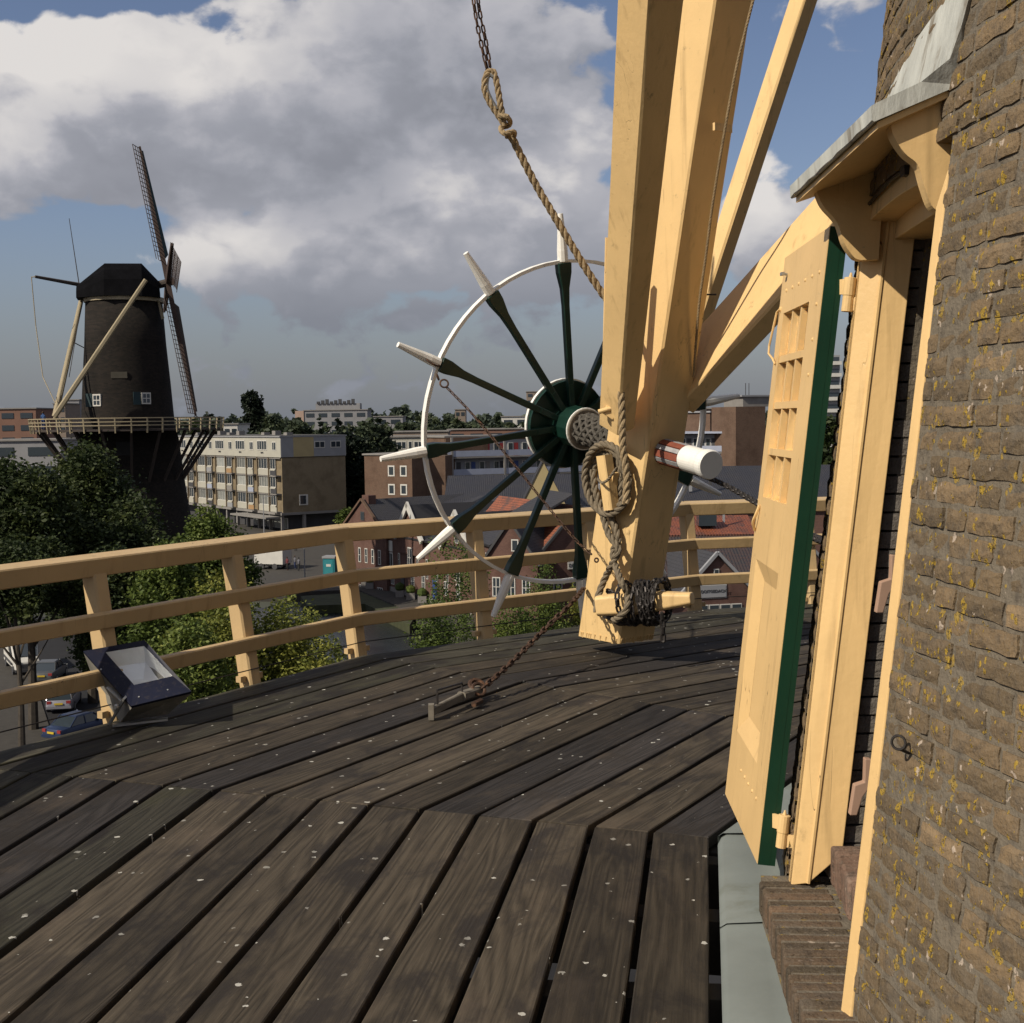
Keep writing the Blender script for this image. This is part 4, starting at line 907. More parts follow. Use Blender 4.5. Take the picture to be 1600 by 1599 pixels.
near=[(-120,-60),(40,-60),(20,40),(-6,72),(-17,92),(-26,118),(-70,140),(-300,160),(-300,-60)]
poly('street',near,ZG+.004,ASPH)
poly('sidewalk',[tuple(G(60,1085).xy),tuple(G(-60,880).xy),tuple(G(-200,860).xy),tuple(G(-200,1300).xy),tuple(G(100,1210).xy)],ZG+.10,PAVE,.11)
poly('grass_bank',[tuple(G(470,930).xy),tuple(G(580,923).xy),tuple(G(650,958).xy),tuple(G(640,975).xy),tuple(G(570,942).xy),tuple(G(480,945).xy)],ZG-.15,GRASS,.9)
# ---------------- the long white flats by the quay
A_c=P(442,832,228); A_c.z=ZG; A_l=P(289,840,266); A_l.z=ZG; dirl=(A_l-A_c).normalized(); A_l2=A_c+Vector((dirl.x,dirl.y,0)).normalized()*58
fl1,L=bld('apartment_building','white panelled apartment block with ochre brick end wall beside the distant windmill','apartments',A_l2,A_c)
H0,H1,H2=3.3,13.0,16.65; DP_=12.6
B('wall',fl1,0,L,.3,DP_-.3,H0,H1,WYEL); B('side_wall',fl1,L,L+.3,0,DP_,H0,H1,WYEL)
B('top_floor',fl1,-.2,L+.45,-.25,DP_+.1,H1+.1,H2,OFFW); B('roof',fl1,-.4,L+.6,-.45,DP_+.3,H2,H2+.22,OFFG); B('roof_covering',fl1,0,L,0,DP_,H2+.22,H2+.3,FLATR)
B('side_panel',fl1,L+.45,L+.53,-.2,2.2,H1+.15,H2-.05,OFFG); B('side_panel',fl1,L+.45,L+.53,2.2,6.2,H1+.15,H2-.05,YELP); B('side_panel',fl1,L+.45,L+.53,6.2,DP_,H1+.15,H2-.05,OFFG)
for y0 in (6.3,9.5):
    w=B('window',fl1,L+.50,L+.60,y0,y0+2.1,H1+1.6,H2-.8,WTRIM); B('pane',w,L+.58,L+.63,y0+.15,y0+1.0,H1+1.75,H2-.95,GLASS); B('pane',w,L+.58,L+.63,y0+1.15,y0+1.95,H1+1.75,H2-.95,GLASS)
w=B('window',fl1,L+.27,L+.36,3.2,4.9,4.5,6.4,WTRIM); B('pane',w,L+.33,L+.38,3.4,4.5,4.7,6.2,GLASS)
B('floor_band',fl1,-.2,L+.35,-.3,DP_+.1,H0-.45,H0,CONC)
B('ground_floor',fl1,0,L-1.5,1.6,DP_-1,0,H0-.45,DARKP)
for i in range(9):
    B('column',fl1,L-.7-i*4.8,L-.2-i*4.8,-.1,.4,0,H0-.45,CONC)
for y0 in(4,DP_-.5): B('column',fl1,L-.4,L+.2,y0,y0+.5,0,H0-.45,CONC)
B('shop_canopy',fl1,L-16,L-.5,-3,-.1,2.3,2.6,CONC); 
for i in range(5): window(fl1,L-15.5+i*3,L-13+i*3,.3,2.2,1.5,WTRIM,CURT,.1,1)
U=4.83; n=int(L/U)
cols=[OFFW,BLUEP,BROWNP,DARKP,OFFG,BLUEP,DARKP,CONC]
for i in range(n):
    x1=L-i*U; x0=x1-U
    B('strip',fl1,x0-.03,x0+.13,-.34,.3,H0,H1,ORG)
    for k in range(3):
        z0=H0+k*(H1-H0)/3; z1=z0+(H1-H0)/3
        if i%2==1 :
            B('panel',fl1,x0+.16,x1-.12,-.12,.32,z0+.05,z0+1.15,OFFW); window(fl1,x0+.16,x1-.12,z0+1.15,z1-.18,0.1,WTRIM,CURT if (i+k)%3 else GLASS,.13,4)
        else:
            B('panel',fl1,x0+.16,x0+2.3,-.12,.32,z0+.05,z0+1.15,OFFW); window(fl1,x0+.16,x0+2.3,z0+1.15,z1-.18,.1,WTRIM,CURT if (i*k)%2 else GLASS,.13,2)
            window(fl1,x0+2.5,x1-.12,z0+.1,z1-.3,.9,WTRIM,GLASS,.16,2); bal=B('balcony',fl1,x0+2.4,x1-.1,-1.0,.3,z0-.02,z0+.12,CONC); c_=cols[(i*5+k*3)%8]
            B('rail_panel',bal,x0+2.4,x1-.1,-1.05,-.98,z0+.18,z0+1.0,c_)
        B('lintel_band',fl1,x0+.14,x1-.1,-.16,.3,z1-.18,z1-.02,CONC)
    if i%2==0: window(fl1,x0+1.9,x0+3.5,H1+1.3,H2-.8,-.25,WTRIM,GLASS,.14,2)
    else:
        window(fl1,x0+.4,x0+4.5,H1+1.3,H2-.55,-.25,WTRIM,GLASS,.16,4); B('vent',fl1,x0+2.0,x0+2.35,-.36,-.24,H1+.75,H1+1.0,DARKP); B('vent',fl1,x0+2.6,x0+2.95,-.36,-.24,H1+.75,H1+1.0,DARKP)
for i in range(7): B('roof_vent',fl1,L-5-i*7,L-3.6-i*7,3+i%3,4.2+i%3,H2+.3,H2+.3+.5+.3*(i%2),CONC)
# ---------------- brown brick flats with a stair tower
a=P(571,800,205);b=P(645,800,200)
fb,L=bld('brown_flats','plain brown brick block with small white windows left of the capstan wheel','apartments',a,b)
zt=P(600,712,203).z-ZG
B('wall',fb,0,L,0,10,0,zt,WBROWN); B('roof_edge',fb,-.3,L+.2,-.2,10.2,zt,zt+.25,CONC)
for k in range(3):
    z0=zt-2.7-k*2.9-.6
    for x0 in(4.4,6.3): window(fb,L*x0/7.5-.6-.2,L*x0/7.5+.7-.2,z0,z0+1.7,0,WTRIM,GLASS,.22,1)
    B('corner_window',fb,-.4,-.02,.6,2.4,z0-.4,z0+1.9,WTRIM)
a2=P(645,800,204);b2=P(697,800,203)
fs_,L=bld('stair_tower','glazed stair section between the brown block and the white galleries','apartments',a2,b2)
B('wall',fs_,2.4,L,0,8,0,zt-.2,WBROWN); B('wall',fs_,0,2.4,.5,8,0,zt-.2,DARKP); gw=B('stair_window',fs_,.1,2.3,.2,.5,2,zt-.9,CURT)
for k in range(9): B('bar',gw,.1,2.3,.12,.2,2.3+k*1.3,2.42+k*1.3,WTRIM)
for k in range(3): B('bar',gw,.15+k*1.0,.25+k*1.0,.1,.2,2,zt-.9,WTRIM)
# ---------------- white gallery flats
a=P(697,800,209);b=P(948,800,222)
fg,L=bld('gallery_flats','flats with white access galleries and red doors seen through the wheel spokes','apartments',a,b)
zt=P(730,684,210).z-ZG
B('wall',fg,0,L,0,10,0,zt,WBROWN); B('roof_edge',fg,-.2,L+.2,-.3,10.2,zt,zt+.25,CONC); B('parapet',fg,0,7.5,-.3,.3,zt-3,zt,WBROWN)
dm=[REDP,DARKP,REDP,BLUED,REDP,CONC]
for k in range(5):
    zf=zt-3.2-k*2.98
    B('back_wall',fg,.2,L-.1,-.06,.02,zf,zf+2.7,OFFG)
    gsl=B('gallery_slab',fg,-.2,L+.2,-1.6,0,zf-.2,zf,CONC); B('balustrade',gsl,-.2,L+.2,-1.62,-1.56,zf+.1,zf+1.05,BLUEP)
    for i in range(11):
        x0=.8+i*L/11.5
        window(fg,x0,x0+.95,zf+.9,zf+2.2,-.1,WTRIM,GLASS,.1,1); B('door',fg,x0+1.15,x0+1.9,-.12,-.05,zf+.02,zf+2.15,dm[(i*2+k)%6])
for i in range(4): B('pier',fg,L*i/3.2+.4,L*i/3.2+.75,-1.7,-1.4,0,zt,CONC)
# right end of the white galleries and the brown tower beside the tail pole
a=P(1040,800,205);b=P(1160,800,200)
fr_,L=bld('gallery_flats','white gallery flats in the gap between the tail pole and the open door','apartments',a,b)
zt=P(1100,678,203).z-ZG
B('wall',fr_,0,L,0,10,0,zt,WBROWN); B('roof_edge',fr_,-.3,L,-1.6,10,zt,zt+.3,BLUEP)
for k in range(3):
    zf=zt-2.9-k*2.95
    B('back_wall',fr_,.1,L,-.06,.02,zf,zf+2.7,OFFG); gsl=B('gallery_slab',fr_,-.2,L,-1.5,0,zf-.2,zf,CONC); B('balustrade',gsl,-.2,L,-1.52,-1.46,zf+.1,zf+1.0,BLUEP)
    for i in range(6):
        x0=.6+i*2.0; window(fr_,x0,x0+.8,zf+.9,zf+2.2,-.1,WTRIM,GLASS,.1,1); B('door',fr_,x0+1.0,x0+1.7,-.12,-.05,zf+.02,zf+2.15,DARKP if i%2 else GLASS)
a=P(1116,800,203);b=P(1153,800,206)
fp,L=bld('penthouse','brown brick top storey with two tall windows above the white galleries','apartments',a+Vector((0,3,0)),b+Vector((0,3,0)))
z1=P(1130,645,206).z-ZG; B('wall',fp,-.2,L,0,7,0,z1,WBROWN); B('roof_edge',fp,-.5,L,-.4,7,z1,z1+.25,OFFG)
window(fp,.8,1.9,z1-3.2,z1-.4,0,WTRIM,GLASS,.12,1,2); window(fp,2.1,3.1,z1-3.2,z1-.4,0,WTRIM,GLASS,.12,1,2)
a=P(1150,800,196);b=P(1196,800,198)
ft,L=bld('lift_tower','dark brown brick lift tower with roof masts left of the open door','tower',a,b)
z1=P(1170,636,197).z-ZG; B('wall',ft,0,L,0,7,0,z1,WBROWN); B('plant_room',ft,1.6,L+2,.5,6,z1,z1+1.5,CONC); B('plant_roof',ft,1.2,L+2.3,.2,6.4,z1+1.5,z1+1.75,OFFG)
for x_ in(3.0,3.6): B('mast',ft,x_,x_+.08,2,2.08,z1+1.7,z1+3.6,DARKP)
for dx,(u0,u1,v,Y,lab) in enumerate(((1272,1312,556,330,'tall pale block of flats in the narrow gap beside the door frame'),)):
    a=P(u0,700,Y);b=P(u1,700,Y); t_,L=bld('tower_block',lab,'apartments',a,b); z1=P(u0,v,Y).z-ZG; B('wall',t_,0,L,0,10,0,z1,OFFG)
    for k in range(9): B('balcony',t_,-.2,L+.2,-1,0,z1-2.5-k*3,z1-1.6-k*3,WTRIM); B('window_band',t_,.3,L-.3,-.1,.02,z1-1.5-k*3,z1-.5-k*3,GLASS)
# ---------------- middle block behind (ivory top floors)
a=P(590,800,262);b=P(699,800,262)
fm,L=bld('ivory_flats','ivory top storeys of flats behind the brown block','apartments',a,b); zt=P(640,684,262).z-ZG
B('wall',fm,-3,L,0,11,0,zt,OFFW); B('roof_edge',fm,-3.2,L+.3,-.3,11,zt,zt+.3,CONC)
for i in range(4): x0=-1+i*4.3; window(fm,x0,x0+2.8,zt-2.4,zt-.8,0,WTRIM,GLASS,.15,3); window(fm,x0+3.2,x0+4.0,zt-2.4,zt-.8,0,WTRIM,GLASS,.12,1)
# ---------------- far buildings on the skyline
def slab(u0,u1,v,Y,mat,lab,floors=4,dep=14,band=GLASS,name='far_building',cat='building'):
    a=P(u0,700,Y);b=P(u1,700,Y); t_,L=bld(name,lab,cat,a,b); z1=P((u0+u1)/2,v,Y).z-ZG
    B('wall',t_,0,L,0,dep,0,z1,mat)
    fh=3.1
    for k in range(floors):
        nb=max(2,int(L/4.5))
        for i in range(nb): B('window',t_,L*(i+.18)/nb,L*(i+.82)/nb,-.12,.02,z1-1.0-fh*k-1.4,z1-1.0-fh*k,band)
    B('roof_edge',t_,-.3,L+.3,-.3,dep,z1,z1+.3,CONC); return t_,L,z1
WF2=simple('far_red_brick',(.17,.095,.07),.9,.1,.4,0); WF3=simple('far_grey_concrete',(.22,.22,.23),.9,.1,.4,0); WF4=simple('far_pink_panel',(.36,.26,.21),.9,.1,.4,0)
t_,L,z1=slab(-30,58,640,330,WF2,'far red brick flats at the left edge beyond the distant mill',5)
slab(-30,95,690,210,WF3,'low grey building with blue doors behind the big left tree',2)
t_,L,z1=slab(476,575,642,480,WF3,'long far office block with pale end wall and roof equipment on the skyline',3)
B('end_wall',t_,-3.2,0,-.3,14,0,z1,WF4); B('plant_room',t_,4,L-3,3,9,z1,z1+2.6,WF3)
for i in range(9): B('roof_unit',t_,4.5+i*(L-9)/9,5.6+i*(L-9)/9,2.5,4,z1+2.6,z1+3.4+.4*(i%3),DARKP)
slab(585,630,652,450,WF3,'far grey concrete framework block among the trees',4)
slab(712,728,641,520,WFAR,'small far building above the tree line left of the wheel hub',1)
slab(824,846,613,620,WFAR,'far tall sand coloured flats just left of the wheel hub',6)
slab(106,126,626,420,WF3,'far blue grey block directly left of the distant mill body',1)
slab(86,104,632,400,WFAR,'far tan tower block between the red flats and the blue grey block',4)
slab(784,826,652,430,WTRIM,'long low white shed on the skyline left of the hub',1)
slab(1060,1102,636,330,WFAR,'far sand coloured flats right of the tail pole',4)
slab(1082,1118,640,280,WF2,'far red brown flats just right of the tail pole',3)
slab(350,372,664,300,WTRIM,'small white rooftop building right of the distant mill gallery',1)
# ---------------- warehouses on the quay
def gable(par,x0,x1,y0,dep,ze,za,wall,roof,coping=None,overh=.3,name='gable_wall'):
    "gabled volume: facade on y0 side facing -y, ridge running back"
    xm=(x0+x1)/2
    me=mesh(name,[(x0,y0,0),(x1,y0,0),(x1,y0,ze),(xm,y0,za),(x0,y0,ze),(x0,y0+dep,0),(x1,y0+dep,0),(x1,y0+dep,ze),(xm,y0+dep,za),(x0,y0+dep,ze)],[(0,1,2,3,4),(9,8,7,6,5),(0,5,6,1),(1,6,7,2),(4,9,5,0)],wall); put(name,me,par,loc=(0,0,0))
    k=(za-ze)/(xm-x0)
    for s,nm in((-1,'roof'),(1,'roof')):
        xe=xm+s*(xm-x0+overh); zee=ze-overh*k; ln=math.hypot(xe-xm,za-zee)
        vs=[(xm,y0-.1,za+.12),(xe,y0-.1,zee+.12),(xe,y0+dep+.1,zee+.12),(xm,y0+dep+.1,za+.12)]; vs+=[(v[0],v[1],v[2]-.14) for v in vs]
        me=mesh(nm,vs,[(0,1,2,3),(7,6,5,4),(0,4,5,1),(1,5,6,2),(2,6,7,3),(3,7,4,0)],roof); uv=me.uv_layers.new(name='UVMap')
        for p in me.polygons:
            for li in p.loop_indices:
                v=me.vertices[me.loops[li].vertex_index].co; uv.data[li].uv=(v.y,abs(v.x-xm)/(abs(xe-xm))*ln)
        put(nm,me,par,loc=(0,0,0))
    if coping:
        for s in(-1,1):
            m=MB(); m.bar((xm,y0-.12,za+.2),(xm+s*(xm-x0+overh),y0-.12,ze-overh*k+.2),.30,.22,up=(0,0,1)); o=m.mk('coping',coping,par,local=True)
def sideroof(par,x0,x1,y0,y1,z0,z1,roof,name='roof'):
    vs=[(x0,y0,z0),(x1,y0,z0),(x1,y1,z1),(x0,y1,z1)]; vs+=[(v[0],v[1],v[2]-.2) for v in vs]; ln=math.hypot(y1-y0,z1-z0)
    me=mesh(name,vs,[(0,1,2,3),(7,6,5,4),(0,4,5,1),(1,5,6,2),(2,6,7,3),(3,7,4,0)],roof); uv=me.uv_layers.new(name='UVMap')
    for p in me.polygons:
        for li in p.loop_indices:
            v=me.vertices[me.loops[li].vertex_index].co; uv.data[li].uv=(v.x,(v.y-y0)/(y1-y0)*ln)
    return put(name,me,par,loc=(0,0,0))
def arched_window(par,xc,z0,w,h,y):
    w_=window(par,xc-w/2,xc+w/2,z0,z0+h,y,WTRIM,GLASS,.09,2,3); 
    m=MB(); m.lathe((0,0,0),(0,1,0),[(w*.5,0),(w*.5,.1)],16); 
    return w_
q0=G(535,912); q1=G(605,924); 
wr,L=bld('gabled_warehouse','red brown brick gabled warehouse at the left end of the quay row','house',q0,q1)
za=P(570,783,(q0.y+q1.y)/2).z-ZG; ze=P(600,838,q1.y).z-ZG
gable(wr,0,L,0,26,ze,za,WRED,TILED,WBROWN); B('chimney',wr,L*.5-.7,L*.5+.7,.4,1.4,za-.5,za+.6,WRED); window(wr,L*.5-.4,L*.5+.4,ze+1.5,ze+2.5,0,DARKP,GLASS,.1)
for i in range(4): window(wr,L*(.42+.145*i)-.28,L*(.42+.145*i)+.28,ze-3.4,ze-1.7,0,WTRIM,GLASS,.1,1,2)
for i in range(3): window(wr,L*(.45+.2*i)-.55,L*(.45+.2*i)+.55,ze-7.6,ze-6.0,0,WTRIM,GLASS,.07,3,4)
B('door',wr,L*.2,L*.33,-.1,.05,0,2.4,BLUED)
q2=G(605,922); q3=G(738,962)
def along(p,q,u):
    k=ray(u,900); k=k.x/k.y; d_=q-p; return ((k*p.y-p.x)/(d_.x-k*d_.y))*math.hypot(d_.x,d_.y)
w2,L=bld('quay_warehouse','long brick quay warehouse with white trimmed dormer gables and a slate roof','house',q2,q3)
ze=P(660,845,(q2.y+q3.y)/2).z-ZG; zr=P(660,779,(q2.y+q3.y)/2+12).z-ZG
B('wall',w2,0,L,0,20,0,ze,WRED); sideroof(w2,-.2,L+5,-.3,12,ze,zr,TILED); sideroof(w2,-.2,L+5,12,24,zr,ze,TILED)
me=mesh('side_gable',[(L,0,ze),(L,12,zr),(L,24,ze)],[(0,1,2)],WRED); put('side_gable',me,w2,loc=(0,0,0))
for uu,va in((645,791),(719,804)):
    xc=along(q2,q3,uu); yy_=q2.y+(q3.y-q2.y)*xc/L; z_a=P(uu,va,yy_).z-ZG; hw_=3.4; zb_=z_a-3.3
    me=mesh('dormer_gable',[(xc-hw_,-.25,zb_-2.0),(xc+hw_,-.25,zb_-2.0),(xc+hw_,-.25,zb_),(xc,-.25,z_a),(xc-hw_,-.25,zb_),(xc-hw_,5,zb_-2),(xc+hw_,5,zb_-2),(xc+hw_,5,zb_),(xc,9,z_a),(xc-hw_,5,zb_)],[(0,1,2,3,4),(1,6,7,2),(4,9,5,0)],WRED); put('dormer_gable',me,w2,loc=(0,0,0))
    me=mesh('dormer_roof',[(xc-hw_-.3,-.5,zb_-.2),(xc,-.5,z_a+.12),(xc,10,z_a+.12),(xc-hw_-.3,10,zb_-.2),(xc+hw_+.3,-.5,zb_-.2),(xc+hw_+.3,10,zb_-.2)],[(0,1,2,3),(1,4,5,2)],TILED); put('dormer_roof',me,w2,loc=(0,0,0))
    for s in(-1,1):
        m=MB(); m.bar((xc-s*.2,-.5,z_a+.25),(xc+s*(hw_+.5),-.5,zb_-.35),.25,.62,up=(0,0,1)); m.mk('bargeboard',WTRIM,w2,local=True)
    window(w2,xc-.45,xc+.45,zb_+.4,zb_+1.7,-.3,WTRIM,GLASS,.08,2,2)
    window(w2,xc-.6,xc+.6,zb_-3.4,zb_-1.2,-.28,WTRIM,GLASS,.12,2,2)
window(w2,L*.03,L*.03+1.3,ze-5.2,ze-2.1,0,WTRIM,GLASS,.14,2,2); B('hoist_hatch',w2,L*.03,L*.03+1.3,-.1,.02,ze-2,ze-.8,WTRIM)
for i in range(7): window(w2,L*(.16+.115*i),L*(.16+.115*i)+.5,ze-4.1,ze-2.0,0,WTRIM,GLASS,.08,1,3)
for i in range(7):
    x0=L*(.06+.13*i)
    if i%3==1: B('door',w2,x0,x0+1.0,-.08,.03,0,2.6,BLUED if i>3 else DARKP)
    else: window(w2,x0,x0+.9,1.2 if i%2 else .8,2.7,0,WTRIM,GLASS,.09,2,2)
B('plinth',w2,0,L,-.08,0,0,.5,CONC)
for (dx,dh) in((.0,0),):
    q4=G(738,962); q5=P(770,950,q4.y-7); q5.z=ZG
    w3,L=bld('quay_house','tall brick quay house with arched white windows above the shrubs','house',q4,q5)
    ze=P(730,842,q4.y).z-ZG; B('wall',w3,0,L,0,14,0,ze,WRED); sideroof(w3,-.2,L+.2,-.3,8,ze,ze+4.5,TILED)
    for k in range(3):
        for i in range(3): window(w3,L*(.12+.3*i),L*(.12+.3*i)+.8,ze-2.6-k*3.0,ze-.9-k*3.0,0,WTRIM,GLASS,.09,2,3)
    B('door',w3,L*.70,L*.70+.95,-.1,.02,0,2.6,BLUED)
# three gabled houses right of the wheel bottom, and roofs beyond the rail
def house(u0,u1,vap,veave,Y,dep,wall,roof,lab,yaw=0,copm=None,ridge_u=None):
    a=P(u0,900,Y);b=P(u1,900,Y+yaw); t_,L=bld('gabled_house',lab,'house',a,b)
    ym=Y+yaw/2; za=P((u0+u1)/2,vap,ym).z-ZG; ze=P(u0,veave,Y).z-ZG; gable(t_,0,L,0,dep,ze,za,wall,roof,copm); return t_,L,ze,za
h1,L,ze,za=house(757,840,817,878,118,22,WRED,TILED,'brick gabled house with a small white name board, left of the orange roof',-2,DARKP)
window(h1,L*.52,L*.52+.7,ze+1.0,ze+2.1,0,WTRIM,GLASS,.1,1); 
sg=B('sign_board',h1,L*.42,L*.42+1.5,-.1,-.02,ze-.3,ze+.35,WTRIM)
def sign(par,txt,x,y,z,size,mat,local=True,name='lettering'):
    c=bpy.data.curves.new(name,'FONT'); c.body=txt; c.size=size; c.align_x='CENTER'; c.align_y='CENTER'; c.extrude=.01; c.materials.append(mat)
    o=bpy.data.objects.new('tmp',c); COL.objects.link(o); bpy.context.view_layer.update(); dg=bpy.context.evaluated_depsgraph_get(); me=bpy.data.meshes.new_from_object(o.evaluated_get(dg)); bpy.data.objects.remove(o)
    q=put(name,me,None); q.parent=par; q.location=(x,y,z); q.rotation_euler=(math.pi/2,0,0); return q
BLK=simple('black_lettering',(.02,.02,.02),.7,.1,3,0)
sign(sg,'MALIJN',0,-.06,0,.36,BLK)
for i in range(3): window(h1,L*(.15+.28*i),L*(.15+.28*i)+.8,ze-3.2,ze-1.4,0,WTRIM,GLASS,.09,2,2)
h2,L,ze,za=house(846,965,793,866,119,20,WRED,TILER,'gabled house with bright orange roof tiles behind the lower wheel spokes',3,DARKP)
window(h2,L*.46,L*.46+1.0,ze+.8,ze+2.1,0,WTRIM,GLASS,.1,1); sg=B('sign_board',h2,L*.34,L*.34+2.0,-.1,-.02,ze-1.6,ze-.9,WTRIM); sign(sg,'DE HOOP',0,-.06,0,.42,BLK)
for i in range(3): window(h2,L*(.15+.26*i),L*(.15+.26*i)+.9,ze-4.4,ze-2.6,0,WTRIM,GLASS,.09,2,2)
h3,L,ze,za=house(1050,1190,868,948,92,24,WRED,TILED,'low brick gable with grey name board and white window strip',1.5,OFFG)
sg=B('sign_board',h3,L*.30,L*.30+2.0,-.1,-.02,P(1112,936,92).z-ZG,P(1112,917,92).z-ZG,OFFG); sign(sg,'NOOITGEDACHT',0,-.06,0,.30,BLK)
bd=B('sign_border',h3,L*.30-.08,L*.30+2.08,-.06,-.015,P(1112,936,92).z-ZG-.08,P(1112,917,92).z-ZG+.08,WTRIM)
zz=P(1112,955,92).z-ZG
for i in range(4): window(h3,L*.28+i*.86,L*.28+i*.86+.8,zz-.5,zz+.35,-.02,WTRIM,GLASS,.06,1)
window(h3,L*.46,L*.46+.4,za-1.6,za-1.0,-.02,WTRIM,GLASS,.06,1)
h4,L,ze,za=house(1180,1330,850,930,100,24,WRED,TILED,'dark roofed brick house glimpsed right of the open door',2,OFFG)
def bigroof(u0,u1,v0,v1,Y0,Y1,mat,lab,name='large_roof'):
    a=P(u0,v1,Y0);b=P(u1,v1,Y0); t_,L=bld(name,lab,'roof',a,b); z0=P((u0+u1)/2,v1,Y0).z-ZG; z1=P((u0+u1)/2,v0,Y1).z-ZG
    sideroof(t_,0,L,0,Y1-Y0,z0,z1,mat); sideroof(t_,0,L,Y1-Y0,2*(Y1-Y0),z1,z0,mat); B('wall',t_,.3,L-.3,.4,2*(Y1-Y0)-.4,0,z0-.2,WRED); return t_,L,z0,z1
bigroof(800,905,806,884,121.5,127,TILER,'bright orange tiled roof between the two gabled houses','orange_roof')
t_,L,z0,z1=bigroof(1000,1400,728,795,128,142,TILED,'big blue black tiled roof behind the rail right of the tail pole')
for x_ in(L*.22,L*.3,L*.52,L*.6): B('flue',t_,x_,x_+.3,5,5.3,z0+1.5,z1-.2,OFFG if x_<L*.25 else DARKP)
t_,L,z0,z1=bigroof(1030,1186,806,836,104,109,TILER,'orange tiled roof with skylight right of the tail pole foot','orange_roof')
B('skylight',t_,L*.42,L*.60,1.2,2.6,z0+.6,z0+1.6,GLASS); B('flue',t_,L*.68,L*.70,2,2.2,z0+.8,z0+2.6,OFFG)
bigroof(1020,1260,838,900,97,104,TILEM,'mixed brown and orange patched tile roof under the rail','patched_roof')
t_,L,z0,z1=bigroof(690,990,742,802,150,166,TILED,'wide dark slate roof behind the gabled houses','slate_roof')
B('skylight',t_,L*.05,L*.55,-1.5,-.9,z0-.2,z0+.15,OFFG); B('dormer',t_,L*.83,L*.88,3,6,z0,z0+3,OFFG)
bigroof(595,830,779,800,176,186,TILED,'long brown slate roof in front of the brown flats','slate_roof')
a=P(815,795,149); b=P(884,795,149); t_,L=bld('cream_gable','plain cream timber gable between the wheel spokes','house',a,b); za=P(848,722,149).z-ZG; ze=P(820,790,149).z-ZG
gable(t_,0,L,0,6,ze,za,YELP,TILED)
# ---------------- street life
def lamp(u,v,h,lab):
    g=G(u,v); t_=thing('street_lamp',lab,'street lamp',g); m=MB(); m.tube([(0,0,0),(0,0,h)],.09,8,.05); m.mk('pole',OFFG,t_,local=True); m=MB(); m.bar((0,0,h),(.9,0,h+.15),.12,.08); m.mk('arm',OFFG,t_,local=True); m=MB(); m.box((1.0,0,h+.15),(.28,.12,.06)); m.mk('lamp_head',CONC,t_,local=True)
lamp(477,925,6.5,'thin pale lamp post on the quay between railing and white truck'); lamp(414,880,9,'tall lamp post in front of the white flats'); 
g=G(505,905); t_=thing('portable_toilet','teal portable toilet cabin standing on the quay','portable toilet',g,-.2); B('cabin',t_,0,1.5,0,1.5,.1,2.5,simple('teal_plastic',(.02,.16,.19),.5,.1,2,0)); B('roof',t_,-.08,1.58,-.08,1.58,2.5,2.75,OFFG); d_=B('door',t_,.2,1.3,-.05,0,.2,2.3,simple('teal_door',(.025,.19,.22),.5,.1,2,0)); B('label_plate',d_,.45,1.05,-.08,-.04,1.5,1.8,WTRIM)
g=G(398,890); t_=thing('box_trailer','white box trailer parked on the quay beside the tree','trailer',g,-.35); B('box',t_,0,4.2,0,2.4,.7,3.4,WTRIM); B('chassis',t_,.1,4.1,.2,2.2,.45,.7,DARKP)
for x_ in(1,3):
    for y_ in(.1,2.3): 
        m=MB(); m.lathe((x_,y_,.4),(0,1,0),[(.4,-.12),(.4,.12)],12); m.mk('wheel',DARKP,t_,local=True)
B('end_frame',t_,-.05,0,0,2.4,.7,3.4,OFFG)
